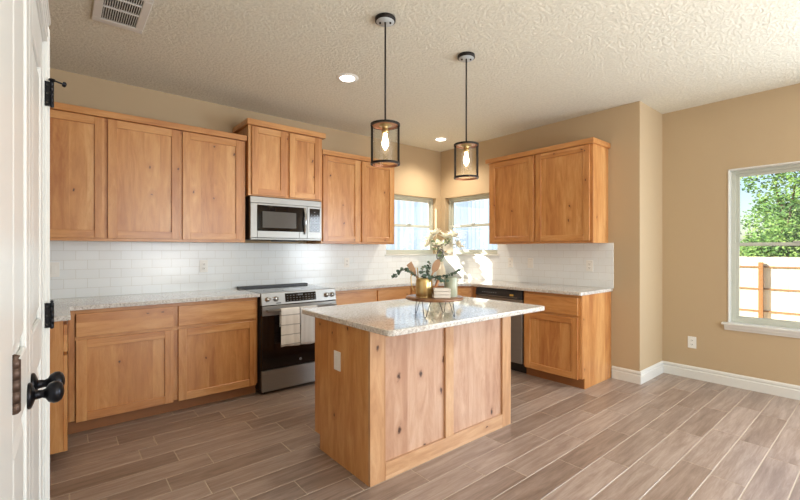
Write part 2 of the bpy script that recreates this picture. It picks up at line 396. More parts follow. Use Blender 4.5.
# windows: vinyl double-hung units in drywall reveals
def window(name, ax, s0, s1, z0, z1, depth_dir, recess, zm, sill=None, casing=False):
    """ax: axis the window runs along; depth_dir: +1 outward; plane fixed"""
    fixed = 0.0 if ax in ('x', 'y') and not casing else XR
    def bx(b, a, c, d0, d1, zz0, zz1, bev=.002):
        f0, f1 = fixed + d0, fixed + d1
        if ax == 'x': b.box(a, c, f0, f1, zz0, zz1, bev=bev)
        else: b.box(f0, f1, a, c, zz0, zz1, bev=bev)
        return b
    r0 = recess
    root = MB()
    for q in ((s0, s0 + .035, z0, z1), (s1 - .035, s1, z0, z1)): bx(root, q[0], q[1], r0, r0 + .06, q[2], q[3])
    bx(root, s0 + .035, s1 - .035, r0, r0 + .06, z1 - .035, z1); bx(root, s0 + .035, s1 - .035, r0, r0 + .06, z0, z0 + .035)
    w = struct(root.build(name, white_m))
    def sash(nm, za, zb, d):
        b = MB(); t_ = .03
        a, c = s0 + .033, s1 - .033
        bx(b, a, a + t_, d, d + .024, za, zb); bx(b, c - t_, c, d, d + .024, za, zb)
        bx(b, a + t_, c - t_, d, d + .024, zb - t_ , zb); bx(b, a + t_, c - t_, d, d + .024, za, za + t_)
        so = b.build(nm, white_m, w)
        g = MB(); bx(g, a + t_ - .004, c - t_ + .004, d + .010, d + .014, za + t_ - .004, zb - t_ + .004, bev=0); g.build('pane', glass, so)
    sash('upper_sash', zm - .016, z1 - .033, r0 + .030); sash('lower_sash', z0 + .033, zm + .018, r0 + .004)
    b = MB(); m = (s0 + s1) / 2; bx(b, m - .03, m + .03, r0 - .012, r0 + .004, zm + .018, zm + .03, .003); b.build('sash_lock', white_m, w)
    return w
window('window_1', 'x', WA[0], WA[1], WA[2], WA[3], 1, .075, 1.632)
window('window_2', 'y', WB[0], WB[1], WB[2], WB[3], 1, .075, 1.632)
w3 = window('window_3', 'y', WC[0], WC[1], WC[2], WC[3], 1, .075, 1.345, casing=True)
window('window_4_assumed', 'y', -5.95, -4.45, .60, 2.055, 1, .075, 1.345, casing=True)  # assumed window out of view, added to go with the side fill
# stools
struct(MB().box(-1.045, -.01, -.022, .075, 1.218, 1.236, bev=.004, seg=2).build('trim_1', white))
struct(MB().box(-.022, .075, -1.045, -.01, 1.218, 1.236, bev=.004, seg=2).build('trim_2', white))
def stool(name, s0, s1):
    b = MB(); b.box(XR - .045, XR + .075, s0 - .05, s1 + .05, .582, .604, bev=.006, seg=2)
    b.profile([(0, 0), (.012, 0), (.016, .012), (.03, .03), (.034, .05), (0, .05)], (XR, s0 - .03, .532), (XR, s1 + .03, .532), (-1, 0))
    return struct(b.build(name, white))
stool('trim_3', WC[0], WC[1]); stool('trim_4', -5.95, -4.45)  # second stool belongs to the assumed window
b = MB()   # slim casing bead of the dining window
b.box(XR - .008, XR + .075, WC[1] - .006, WC[1] + .006, .604, WC[3] + .006, bev=.002); b.box(XR - .008, XR + .075, WC[0] - .006, WC[0] + .006, .604, WC[3] + .006, bev=.002)
b.box(XR - .008, XR + .075, WC[0] - .006, WC[1] + .006, WC[3] - .006, WC[3] + .006, bev=.002); struct(b.build('trim_5', white))
# assumed glazed sliding door behind the camera, out of view
b = MB(); yy = YR
for (a, c) in ((-3.1, -3.03), (-1.63, -1.57), (-.17, -.1)): b.box(a, c, yy - .10, yy - .02, .05, 2.3, bev=.003)
b.box(-3.1, -.1, yy - .10, yy - .02, 2.24, 2.3, bev=.003); b.box(-3.1, -.1, yy - .10, yy - .02, 0, .09, bev=.003)
sd = struct(b.build('window_5_assumed', white_m))
MB().box(-3.03, -.17, yy - .064, yy - .058, .09, 2.24).build('pane', glass, sd)

# ------------------------------------------------------------------ cabinets
def shaker(F, u0, u1, z0, z1, n, parent, gx, st=.060, name='door'):
    """five-piece door; n = outward position of its back"""
    b = MB(); T = .020
    b.fb(F, u0, u0 + st, n, n + T, z0, z1, bev=.0018); b.fb(F, u1 - st, u1, n, n + T, z0, z1, bev=.0018)
    b.fb(F, u0 + st, u1 - st, n, n + T, z1 - st, z1, bev=.0018, mi=1); b.fb(F, u0 + st, u1 - st, n, n + T, z0, z0 + st, bev=.0018, mi=1)
    d = b.build(name, [wood_v, gx], parent)
    MB().fb(F, u0 + st - .004, u1 - st + .004, n + .001, n + .007, z0 + st - .004, z1 - st + .004).build('panel', wood_v, d)
    return d
def slab(F, u0, u1, z0, z1, n, parent, gx, name='drawer'):
    return MB().fb(F, u0, u1, n, n + .020, z0, z1, bev=.003, seg=2).build(name, gx, parent)
FA = ((0, 0), (1, 0), (0, -1)); FB = ((0, 0), (0, -1), (-1, 0))
def upper(F, u0, u1, z0, z1, dep, doors, label, gx, dz0, dz1, ch=.05, endl=True, endr=True):
    P = (F[0][0] + F[1][0] * u0, F[0][1] + F[1][1] * u0, z0)
    r = thing('wall_cabinet', label, 'cabinet', P, group=None)
    b = MB(); b.fb(F, u0, u1, .001, dep - .018, z0, z1); b.build('body', wood_v, r)
    # face frame
    b = MB(); fs = .035
    b.fb(F, u0, u0 + fs, dep - .018, dep, z0, z1, bev=.001); b.fb(F, u1 - fs, u1, dep - .018, dep, z0, z1, bev=.001)
    b.fb(F, u0 + fs, u1 - fs, dep - .018, dep, z0, z0 + fs, bev=.001, mi=1); b.fb(F, u0 + fs, u1 - fs, dep - .018, dep, z1 - fs, z1, bev=.001, mi=1)
    for (a, c), (a2, c2) in zip(doors, doors[1:]): m = (c + a2) / 2; b.fb(F, m - .025, m + .025, dep - .018, dep, z0 + fs, z1 - fs, bev=.001)
    b.build('face_frame', [wood_v, gx], r)
    for a, c in doors: shaker(F, a, c, dz0, dz1, dep, r, gx)
    # crown board around three sides
    o = .024; b = MB(); b.fb(F, u0 - (o if endl else 0), u1 + (o if endr else 0), .001, dep + .020 + o, z1 - .004, z1 - .004 + ch, bev=.004, seg=2)
    b.build('crown', gx, r)
    return r
upper(FA, -4.56, -2.955, 1.364, 2.322, .33, [(-4.545, -4.042), (-4.020, -3.517), (-3.494, -2.986)], 'long honey alder wall cabinet with three doors, left of the microwave', wood_x, 1.385, 2.315, endr=False)
upper(FA, -2.944, -2.168, 1.808, 2.474, .38, [(-2.915, -2.572), (-2.540, -2.200)], 'short raised alder wall cabinet with two doors directly above the microwave', wood_x, 1.820, 2.464, ch=.052)
upper(FA, -2.156, -1.142, 1.364, 2.322, .33, [(-2.136, -1.667), (-1.632, -1.168)], 'two-door alder wall cabinet between the microwave and the back wall window', wood_x, 1.385, 2.315, endl=False)
upper(FB, 1.142, 2.392, 1.364, 2.330, .33, [(1.175, 1.751), (1.781, 2.363)], 'two-door alder wall cabinet on the right wall beside the corner window', wood_y, 1.385, 2.322)

def base(F, u0, u1, fronts, label, gx, endl=False, endr=False, z_top=.875):
    P = (F[0][0] + F[1][0] * (u0 + u1) / 2, F[0][1] + F[1][1] * (u0 + u1) / 2, 0)
    r = thing('base_cabinet', label, 'cabinet', P)
    b = MB(); b.fb(F, u0, u1, .002, .592, .1, z_top); b.fb(F, u0, u1, .002, .545, 0.0, .1); b.build('body', wood_v, r)
    b = MB(); fs = .035; dep = .61
    b.fb(F, u0, u0 + fs, dep - .018, dep, .1, z_top, bev=.001); b.fb(F, u1 - fs, u1, dep - .018, dep, .1, z_top, bev=.001)
    for z in (.1, .655, z_top - .03): b.fb(F, u0 + fs, u1 - fs, dep - .018, dep, z, z + .035 if z < .8 else z_top, bev=.001, mi=1)
    for (a, c), (a2, c2) in zip(fronts, fronts[1:]): m = (c + a2) / 2; b.fb(F, m - .025, m + .025, dep - .0175, dep + .0004, .1355, .6545, bev=.001); b.fb(F, m - .025, m + .025, dep - .0175, dep + .0004, .6905, z_top - .0305, bev=.001)
    b.build('face_frame', [wood_v, gx], r)
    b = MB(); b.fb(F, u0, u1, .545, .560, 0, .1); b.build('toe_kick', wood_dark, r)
    for a, c in fronts:
        shaker(F, a, c, .092, .664, dep, r, gx); slab(F, a, c, .685, .848, dep, r, gx)
    if endr: MB().fb(F, u1, u1 + .006, .002, .606, .1, z_top).fb(F, u1, u1 + .006, .002, .560, 0, .1).build('side_panel', wood_v, r)
    return r
base(FA, -4.262, -2.944, [(-4.220, -3.617), (-3.582, -2.961)], 'alder base cabinet with two drawers over two doors, left of the range', wood_x)
base(FA, -2.166, -1.128, [(-2.146, -1.640), (-1.612, -1.145)], 'alder base cabinet right of the range, mostly hidden behind the island', wood_x)
base(FB, 1.806, 2.415, [(1.828, 2.388)], 'alder base cabinet at the right end of the run with one drawer and door', wood_y, endr=True)
# diagonal sink base with its filler
r = thing('sink_cabinet', 'angled alder corner base cabinet under the two corner windows', 'cabinet', (-.7, -.7, 0))
MB().prism([(-1.124, -.59), (-.59, -1.124), (-.002, -1.124), (-.002, -.002), (-1.124, -.002)][::-1], .1, .70).build('body', wood_v, r)
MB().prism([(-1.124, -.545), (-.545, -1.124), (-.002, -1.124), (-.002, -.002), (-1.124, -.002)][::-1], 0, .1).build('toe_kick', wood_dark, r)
q = .70710678; FD = ((-1.128, -.602), (q, -q), (-q, -q)); LD = math.hypot(.526, .526)
b = MB(); b.fb(FD, 0, .035, -.018, 0, .1, .875); b.fb(FD, LD - .035, LD, -.018, 0, .1, .875); b.fb(FD, .035, LD - .035, -.018, 0, .84, .875); b.fb(FD, .035, LD - .035, -.018, 0, .1, .135); b.fb(FD, .035, LD - .035, -.018, 0, .65, .69)
b.fb(FB, 1.126, 1.183, .59, .61, .1, .875); b.build('face_frame', wood_v, r)
shaker(FD, .03, LD / 2 - .01, .1, .64, .001, r, wood_x); shaker(FD, LD / 2 + .01, LD - .03, .1, .64, .001, r, wood_x); slab(FD, .03, LD - .03, .685, .848, .001, r, wood_x, 'false_front')
# return run on the left
r = thing('base_cabinet', 'narrow end of an alder base cabinet jutting forward beside the white door', 'cabinet', (-4.6, -.95, 0))
MB().box(XL + .002, -4.308, -1.115, -.002, .1, .875).box(XL + .002, -4.38, -1.115, -.002, 0, .1).build('body', wood_v, r)
b = MB(); b.box(-4.308, -4.290, -1.115, -1.080, .1, .875); b.box(-4.308, -4.290, -.68, -.615, .1, .875); b.box(-4.308, -4.290, -1.080, -.68, .1, .135); b.box(-4.308, -4.290, -1.080, -.68, .655, .69); b.box(-4.308, -4.290, -1.080, -.68, .845, .875); b.build('face_frame', wood_v, r)
FL = ((-4.29, 0), (0, -1), (1, 0)); shaker(FL, .70, 1.098, .092, .664, .0005, r, wood_y); slab(FL, .70, 1.098, .685, .848, .0005, r, wood_y)

# worktops
def rounded_poly(pts, rad):
    out = []; n = len(pts)
    for i, p in enumerate(pts):
        r_ = rad.get(i, 0)
        if not r_: out.append(p); continue
        a = Vector(pts[i - 1]) - Vector(p); c = Vector(pts[(i + 1) % n]) - Vector(p); a.normalize(); c.normalize()
        s_ = Vector(p) + a * r_; e = Vector(p) + c * r_
        for k in range(7):
            t_ = k / 6; m = s_ * (1 - t_) ** 2 + Vector(p) * 2 * t_ * (1 - t_) + e * t_ ** 2; out.append((m.x, m.y))
    return out
pl = [(XL + .001, -.0095), (XL + .001, -1.140), (-4.255, -1.140), (-4.255, -.660), (-2.938, -.660), (-2.938, -.0095)]
o = MB().prism(rounded_poly(pl, {2: .02, 3: .02}), .876, .906, bev=.003).build('countertop', quartz)
recenter(o); solo(o, 'speckled grey quartz countertop left of the range with a jog beside the white door', 'countertop')
pr = [(-2.172, -.0095), (-2.172, -.660), (-1.145, -.660), (-.660, -1.145), (-.660, -2.440), (-.0095, -2.440), (-.0095, -.0095)]
o = MB().prism(rounded_poly(pr, {4: .02}), .876, .906, bev=.003).build('countertop', quartz)
ct = o
cut = MB().prism(rounded_poly([(-.80, -.45), (-.45, -.80), (-.27, -.62), (-.62, -.27)], {0: .04, 1: .04, 2: .04, 3: .04}), .8, 1.0).build('sink_cutter', quartz)
md = ct.modifiers.new('cut', 'BOOLEAN'); md.operation = 'DIFFERENCE'; md.object = cut; md.solver = 'EXACT'
dg = bpy.context.evaluated_depsgraph_get(); me = bpy.data.meshes.new_from_object(ct.evaluated_get(dg)); ct.modifiers.clear(); ct.data = me; bpy.data.objects.remove(cut)
recenter(ct); solo(ct, 'speckled grey quartz countertop running around the corner below both corner windows', 'countertop')
# sink hung under the cut-out
b = MB(); q4 = [(-.80, -.45), (-.45, -.80), (-.27, -.62), (-.62, -.27)]
o4 = [Vector(p) for p in q4]; cc = sum(o4, Vector((0, 0))) / 4
outer = rounded_poly([tuple(cc + (p - cc) * 1.03) for p in o4], {i: .045 for i in range(4)}); inner = rounded_poly([tuple(cc + (p - cc) * .995) for p in o4], {i: .04 for i in range(4)})
bb = b.bm; A = [bb.verts.new((x, y, .8755)) for x, y in outer]; B_ = [bb.verts.new((x, y, .8755)) for x, y in inner]; C_ = [bb.verts.new((cc.x + (x - cc.x) * .97, cc.y + (y - cc.y) * .97, .715)) for x, y in inner]
D_ = [bb.verts.new((x, y, .7035)) for x, y in outer]
n = len(A)
for i in range(n):
    j = (i + 1) % n; bb.faces.new([A[i], A[j], B_[j], B_[i]]); bb.faces.new([B_[i], B_[j], C_[j], C_[i]]); bb.faces.new([D_[i], D_[j], A[j], A[i]])
bb.faces.new(C_); bb.faces.new(D_[::-1])
o = b.build('sink', steel_x); recenter(o); solo(o, 'stainless sink basin set into the corner countertop below the windows', 'sink')

# ------------------------------------------------------------------ range
r = thing('range', 'stainless slide-in electric range with black glass oven door', 'stove', (-2.555, -.35, 0))
x0, x1 = -2.933, -2.177
MB().box(x0, x1, -.655, -.012, .03, .893, bev=.002).build('body', blackplastic, r)
b = MB(); b.box(x0 + .002, x1 - .002, -.64, -.075, .893, .907, bev=.003); ck = b.build('cooktop', blackglass, r)
b = MB()
for (cx, cy, rad) in ((-2.74, -.48, .095), (-2.37, -.48, .075), (-2.74, -.22, .075), (-2.37, -.22, .095), (-2.555, -.30, .05)):
    b.lathe([(rad, 0), (rad, .0006), (rad - .003, .0006), (rad - .003, 0)], (cx, cy, .907), seg=40)
b.build('burner_ring', plain('burner_print', srgb(90, 90, 92), .2), ck)
MB().box(x0, x1, -.075, -.014, .893, .925, bev=.004, seg=2).build('rear_trim', blackplastic, r)
# control fascia, slightly sloped
b = MB(); b.hexa([(x0, -.690, .797), (x1, -.690, .797), (x1, -.64, .797), (x0, -.64, .797), (x0, -.668, .908), (x1, -.668, .908), (x1, -.64, .908), (x0, -.64, .908)], bev=.003, seg=2)
fas = b.build('control_panel', steel_x, r)
def on_fascia(z): return -.690 + (z - .797) / .111 * .022
b = MB(); b.hexa([(-2.712, on_fascia(.815) - .002, .815), (-2.398, on_fascia(.815) - .002, .815), (-2.398, on_fascia(.815) + .01, .815), (-2.712, on_fascia(.815) + .01, .815), (-2.712, on_fascia(.892) - .002, .892), (-2.398, on_fascia(.892) - .002, .892), (-2.398, on_fascia(.892) + .01, .892), (-2.712, on_fascia(.892) + .01, .892)], bev=.001)

for i in range(10):
    for j in range(3):
        if 4 <= i <= 5 and j == 2: continue
        xx = -2.695 + i * .031; zz = .826 + j * .022; yq = on_fascia(zz) - .0026
        b.box(xx, xx + .012, yq, yq + .001, zz, zz + .004, mi=1)
for i in range(4):
    xx = -2.585 + i * .013; zz = .868; yq = on_fascia(zz) - .0026; b.box(xx, xx + .008, yq, yq + .001, zz, zz + .014, mi=1)
b.build('display', [blackglass, display_m], r)
MB().box(-2.80, -2.755, on_fascia(.812) - .0012, on_fascia(.812) + .004, .808, .816).build('printed_mark', blackplastic, fas)
nf = Vector((0, -1, .2)).normalized()
for kx in (-2.878, -2.802, -2.285, -2.222):
    b = MB(); c0 = Vector((kx, on_fascia(.850), .850))
    b.lathe([(.0, .0), (.024, .0), (.024, .006), (.019, .008), (.018, .030), (.015, .034), (0, .034)], c0, nf, 28)
    kb = b.build('knob', chrome, r)
    MB().box(kx - .003, kx + .003, c0.y - .042, c0.y - .030, .838, .872, bev=.0015).build('grip', steel_x, kb)
# oven door
b = MB(); b.box(x0 + .002, x1 - .002, -.690, -.655, .222, .792, bev=.004, seg=2); od = b.build('oven_door', blackglass, r)
MB().box(x0 + .002, x1 - .002, -.694, -.660, .705, .790, bev=.003).build('door_top_rail', steel_x, od)
MB().box(x0 + .12, x1 - .12, -.6912, -.688, .36, .64).build('oven_window', plain('oven_window_glass', srgb(34, 26, 25), .1), od)
b = MB(); b.tube([(x0 + .03, -.742, .752), (x1 - .03, -.742, .752)], .0125, 14)
for xx in (x0 + .05, x1 - .05): b.box(xx - .012, xx + .012, -.742, -.692, .742, .762, bev=.003)
b.build('oven_handle', steel_x, od)
b = MB(); b.lathe([(0, 0), (.011, 0), (.0125, .0012), (.011, .002), (.0095, .0014), (0, .0014)], (-2.565, -.690, .272), (0, -1, 0), 24); bd = b.build('badge', display_m, od)
b = MB(); b.box(x0 + .002, x1 - .002, -.688, -.655, .028, .214, bev=.004, seg=2); b.build('drawer', steel_x, r)
for xx in (x0 + .04, x1 - .04):
    for yy_ in (-.62, -.08): MB().lathe([(0, 0), (.016, 0), (.016, .031), (0, .031)], (xx, yy_, 0), seg=14).build('foot', blackplastic, r)

# towels over the oven handle
def towel(x0_, x1_, zb_front, mat, label, ph_):
    b = MB(); nx, prof = 22, []
    yb = -.742
    for k in range(7): prof.append((yb + .0165, .60 + (.752 - .60) * k / 6))
    for k in range(1, 8): a = R(180 * k / 8); prof.append((yb + .0165 * math.cos(a), .752 + .0165 * math.sin(a)))
    for k in range(15): prof.append((yb - .0165, .752 - (.752 - zb_front) * k / 14))
    vs = []
    for j, (y, z) in enumerate(prof):
        row = []
        for i in range(nx + 1):
            f = i / nx; drop = max(0, (.752 - z)) if y < yb else 0
            wob = math.sin(f * 9 + ph_) * .006 * min(1, drop / .1) + math.sin(f * 4.2 + ph_ * 2 + z * 5) * .004 * min(1, drop / .1)
            xx = x0_ + (x1_ - x0_) * f + drop * .02 * (f - .5) * math.sin(ph_ + 1)
            row.append(b.bm.verts.new((xx, y - abs(wob) * 1.0 - .002 * (drop > 0), z + (.005 * math.sin(f * 5 + ph_) if j == len(prof) - 1 else 0))))
        vs.append(row)
    for a, c in zip(vs, vs[1:]):
        for i in range(nx): b.bm.faces.new([a[i], a[i + 1], c[i + 1], c[i]])
    o = b.build('dish_towel', mat, smooth=True); m = o.modifiers.new('thick', 'SOLIDIFY'); m.thickness = .003; m.offset = 0
    recenter(o)
    return solo(o, label, 'towel')
t = NT('striped_waffle_cloth'); tc = t.n('ShaderNodeTexCoord').outputs['Object']; sp = t.n('ShaderNodeSeparateXYZ', {0: tc}).outputs
zf = t.math('FRACT', t.math('DIVIDE', t.math('SUBTRACT', sp[2], .018), .088)); st = t.math('LESS_THAN', zf, .10)
wv = t.n('ShaderNodeTexNoise', {'Vector': tc, 'Scale': 260, 'Detail': 2}).outputs[0]; t.bump(wv, .4, .003)
towel_s = t.set(base=t.mix(t.math('MULTIPLY', st, .55), srgb(236, 234, 230), srgb(120, 122, 126)), rough=.9)
t = NT('plain_cotton_cloth'); tc = t.n('ShaderNodeTexCoord').outputs['Object']; wv = t.n('ShaderNodeTexNoise', {'Vector': tc, 'Scale': 180, 'Detail': 3}).outputs[0]; t.bump(wv, .4, .003)
towel_p = t.set(base=t.mix(wv, srgb(206, 206, 206), srgb(226, 226, 226)), rough=.9)
towel(-2.785, -2.607, .425, towel_s, 'white dish towel with thin grey stripes, left one on the oven handle', .4)
towel(-2.600, -2.425, .420, towel_p, 'plain pale grey dish towel, right one on the oven handle', 2.1)

# ------------------------------------------------------------------ microwave
r = thing('microwave', 'stainless over-the-range microwave hung below the short raised cabinet', 'microwave', (-2.555, -.2, 1.39))
x0, x1 = -2.932, -2.182
MB().box(x0, x1, -.372, -.003, 1.392, 1.802, bev=.002).build('body', blackplastic, r)
MB().box(x0, x1, -.398, -.373, 1.742, 1.802, bev=.003).build('top_vent_panel', steel_x, r)
b = MB(); xd = -2.352
b.box(x0, x0 + .065, -.402, -.373, 1.410, 1.740, bev=.003); b.box(xd - .085, xd, -.402, -.373, 1.410, 1.740, bev=.003)
b.box(x0 + .065, xd - .085, -.402, -.373, 1.410, 1.478, bev=.003); b.box(x0 + .065, xd - .085, -.402, -.373, 1.722, 1.740, bev=.002)
dr = b.build('door', steel_x, r)
MB().box(x0 + .064, xd - .026, -.4035, -.378, 1.476, 1.724, bev=.002).build('window_surround', blackglass, dr)
MB().box(x0 + .115, xd - .12, -.4048, -.400, 1.508, 1.665).build('window', greyglass, dr)
b = MB(); pts = [(xd - .030, -.404 - .032 * math.sin(math.pi * k / 12), 1.455 + .265 * k / 12) for k in range(13)]; b.tube(pts, .0105, 12); b.build('handle', chrome, dr)
MB().box(xd + .002, x1, -.402, -.373, 1.410, 1.740, bev=.003).build('control_surround', steel_x, r)
b = MB().box(xd + .028, x1 - .022, -.4035, -.39, 1.478, 1.722, bev=.002)
for j in range(7):
    for i in range(3):
        if j == 6 and i != 1: continue
        xx = xd + .045 + i * .034; zz = 1.495 + j * .031; b.box(xx, xx + .014, -.4042, -.4030, zz, zz + .006, mi=1)
b.build('keypad', [blackglass, display_m], r)
MB().box(x0 + .004, x1 - .004, -.396, -.02, 1.392, 1.408, bev=.002).build('base_strip', steel_x, r)
b = MB(); b.box(x0 + .26, x0 + .50, -.385, -.25, 1.378, 1.392, bev=.004); b.build('grease_filter', blackplastic, r)

# ------------------------------------------------------------------ dishwasher
r = thing('dishwasher', 'stainless dishwasher with black control strip below the right countertop', 'dishwasher', (-.3, -1.495, 0))
y0, y1 = -1.801, -1.188
MB().box(-.590, -.02, y0, y1, .1, .872).box(-.55, -.05, y0 + .005, y1 - .005, 0, .1).build('body', blackplastic, r)
MB().box(-.632, -.590, y0 + .003, y1 - .003, .11, .775, bev=.004, seg=2).build('door', steel_y, r)
cp = MB().hexa([(-.645, y0 + .003, .785), (-.590, y0 + .003, .785), (-.590, y1 - .003, .785), (-.645, y1 - .003, .785), (-.628, y0 + .003, .866), (-.590, y0 + .003, .866), (-.590, y1 - .003, .866), (-.628, y1 - .003, .866)], bev=.004, seg=2)
for i in range(7): cp.box(-.6385, -.6365, -1.30 - i * .03, -1.285 - i * .03, .822, .828, mi=1)
cp = cp.build('control_panel', [blackplastic, display_m], r)
MB().box(-.647, -.64, y0 + .05, y1 - .05, .787, .795, bev=.001).build('handle_lip', steel_y, cp)
MB().box(-.6415, -.6395, -1.70, -1.655, .806, .826).build('sticker', plain('yellow_sticker', srgb(225, 185, 90), .5), cp)

# ------------------------------------------------------------------ island
r = thing('kitchen_island', 'knotty alder kitchen island standing in the middle of the floor', 'kitchen island', (-2.363, -2.12, 0))
ix0, ix1, iy0, iy1 = -3.004, -1.722, -2.433, -1.805
b = MB(); b.box(ix0 + .012, ix1 - .012, iy0 + .022, iy1 - .001, .095, .874); b.box(ix0 + .012, ix1 - .012, iy0 + .022, iy1 - .07, 0, .095); b.build('body', wood_isl, r)
b = MB()
b.hexa([(ix0, iy0 + .02, 0), (ix0 + .012, iy0 + .02, 0), (ix0 + .012, iy1 - .068, 0), (ix0, iy1 - .068, 0), (ix0, iy0 + .02, .095), (ix0 + .012, iy0 + .02, .095), (ix0 + .012, iy1 - .068, .095), (ix0, iy1 - .068, .095)])
b.box(ix0, ix0 + .012, iy0 + .02, iy1, .095, .875, mi=0); b.build('side_panel', wood_v, r)
b = MB(); b.box(ix1 - .012, ix1, iy0 + .02, iy1, .095, .875); b.box(ix1 - .012, ix1, iy0 + .02, iy1 - .068, 0, .095); b.build('side_panel', wood_isl, r)
# seating-side frame (faces the camera)
for a, c in ((ix0, -2.897), (-1.822, ix1)): MB().box(a, c, iy0, iy0 + .0195, 0, .875, bev=.0012).build('corner_board', wood_isl, r)
MB().box(-2.415, -2.341, iy0, iy0 + .0195, .097, .800, bev=.0012).build('stile', wood_isl, r)
MB().box(-2.896, -1.823, iy0, iy0 + .0195, .801, .875, bev=.0012).build('rail', wood_islx, r)
MB().box(-2.896, -1.823, iy0, iy0 + .0195, 0, .096, bev=.0012).build('rail', wood_islx, r)
MB().box(-2.896, -2.416, iy0 + .0165, iy0 + .0215, .097, .800).build('panel', wood_pan, r)
MB().box(-2.340, -1.823, iy0 + .0165, iy0 + .0215, .097, .800).build('panel', wood_pan, r)
FI = ((ix0, iy1), (1, 0), (0, 1))
for a, c in ((.02, .63), (.65, 1.262)): shaker(FI, a, c, .105, .664, .0, r, wood_x); slab(FI, a, c, .685, .848, .0, r, wood_x)
o = MB().prism(rrect(-3.090, -1.712, -2.718, -1.762, .035), .876, .906, bev=.005, seg=3).build('island_countertop', quartz); recenter(o)
solo(o, 'speckled quartz top overhanging the kitchen island, glossy with window reflections', 'countertop')

# ------------------------------------------------------------------ electrical plates
def plate(c, n, label, kind='duplex', group=None):
    """c centre on the surface, n outward normal (x,y)"""
    nx, ny = n; tx, ty = -ny, nx
    F = ((c[0], c[1]), (tx, ty), (nx, ny)); z = c[2]
    r = thing('wall_outlet' if kind != 'switch' else 'wall_switch', label, 'outlet' if kind != 'switch' else 'switch', c, group=group)
    MB().fb(F, -.036, .036, .0003, .006, z - .058, z + .058, bev=.002, seg=2).build('cover_plate', plastic, r)
    if kind == 'duplex':
        for dz in (-.02, .02):
            rc = MB().fb(F, -.017, .017, .006, .0085, z + dz - .014, z + dz + .014, bev=.0015).build('receptacle', plastic, r)
            b = MB(); b.fb(F, -.008, -.005, .0085, .0088, z + dz - .004, z + dz + .006); b.fb(F, .005, .008, .0085, .0088, z + dz - .004, z + dz + .006); b.fb(F, -.002, .002, .0085, .0088, z + dz - .010, z + dz - .006); b.build('slots', slot_m, rc)
    elif kind == 'switch':
        MB().fb(F, -.016, .016, .006, .010, z - .032, z + .032, bev=.002).build('rocker', plastic, r)
    else:
        MB().fb(F, -.017, .017, .006, .008, z - .034, z + .034, bev=.0015).build('receptacle', plastic, r)
    return r
plate((-3.241, -.009, 1.137), (0, -1), 'white duplex outlet on the backsplash left of the range')
plate((-4.345, -.009, 1.137), (0, -1), 'white plate on the backsplash right beside the white door', 'switch')
plate((-1.627, -.009, 1.14), (0, -1), 'white outlet on the backsplash between range and corner window')
plate((-.009, -1.222, 1.137), (-1, 0), 'white outlet on the tile, nearest to the corner window')
plate((-.009, -1.500, 1.137), (-1, 0), 'white switch plate on the tile, second from the corner window', 'switch')
plate((-.009, -2.206, 1.125), (-1, 0), 'white outlet at the outer right end of the backsplash tile')
plate((XR, -2.951, .362), (-1, 0), 'white outlet low on the tan wall left of the big window')
plate((ix0, -2.094, .620), (-1, 0), 'white outlet on the left side of the kitchen island', 'decora')

# ------------------------------------------------------------------ ceiling items
plate_m = plain('satin_nickel_plate', srgb(196, 204, 208), .45, .3)
def pendant(x, y, label):
    r = thing('pendant_lamp', label, 'pendant lamp', (x, y, 1.822), group=None)
    b = MB(); b.lathe([(0, 0), (.062, 0), (.064, -.004), (.064, -.020), (.058, -.024), (0, -.024)], (x, y, H - .0005), seg=36); cn = b.build('canopy', blackm, r)
    MB().lathe([(0, -.0245), (.056, -.0245), (.055, -.027), (0, -.027)], (x, y, H), seg=36).build('canopy_plate', plate_m, cn)
    for s_ in (-1, 1): MB().lathe([(0, 0), (.006, 0), (.006, -.008), (0, -.010)], (x + s_ * .032 * .77, y - s_ * .032 * .64, H - .027), seg=12).build('screw_cap', blackm, cn)
    MB().tube([(x, y, H - .02), (x, y, 2.065)], .0055, 10).build('rod', blackm, r)
    zt, zb = 2.068, 1.828
    for nm, z in (('ring', zt), ('ring', zb)):
        b = MB(); b.lathe([(.079, -.006), (.092, -.006), (.092, .006), (.079, .006), (.079, -.006)], (x, y, z), seg=48, smooth=False); rg = b.build(nm, blackm, r)
        b = MB(); b.lathe([(.0788, -.008), (.0788, .008), (.077, .008), (.077, -.008), (.0788, -.008)], (x, y, z), seg=48, smooth=False); b.build('copper_lining', copper, rg)
    b = MB(); b.lathe([(0, .004), (.076, .004), (.076, 0), (0, 0)], (x, y, zt), seg=40, smooth=False); b.build('top_plate', copper, r)
    b = MB(); b.lathe([(.0768, -.002), (.0768, .002), (.062, .002), (.062, -.002), (.0768, -.002)], (x, y, zb), seg=40, smooth=False); b.build('bottom_plate', copper, r)
    a0 = R(-40)
    for k in range(2):
        a = a0 + math.pi * k; cx, cy = x + .082 * math.cos(a), y + .082 * math.sin(a); tx, ty = -math.sin(a), math.cos(a); F = ((cx, cy), (tx, ty), (math.cos(a), math.sin(a)))
        b = MB(); b.fb(F, -.009, .009, -.007, .007, zb + .0062, zt - .0062, bev=.001); b.build('upright', blackm, r)
    b = MB(); b.lathe([(.072, zb + .003), (.072, zt - .001)], (x, y, 0), seg=40); b.build('glass_shade', glass, r)
    b = MB(); b.lathe([(0, 0), (.040, 0), (.040, -.006), (.019, -.008), (.019, -.030), (.022, -.032), (.022, -.050), (.016, -.052), (0, -.052)], (x, y, zt), seg=24); b.build('socket', brass, r)
    b = MB(); b.lathe([(0, 0), (.012, 0), (.013, -.015), (.019, -.042), (.022, -.058), (.020, -.076), (.011, -.092), (.003, -.104), (0, -.105)], (x, y, zt - .0525), seg=24); bl = b.build('bulb', bulb_e, r)
    return r
pendant(-2.750, -2.238, 'black cage pendant lamp with lit bulb, the nearer and larger of the two')
pendant(-1.992, -2.234, 'black cage pendant lamp with lit bulb, the farther one toward the corner window')
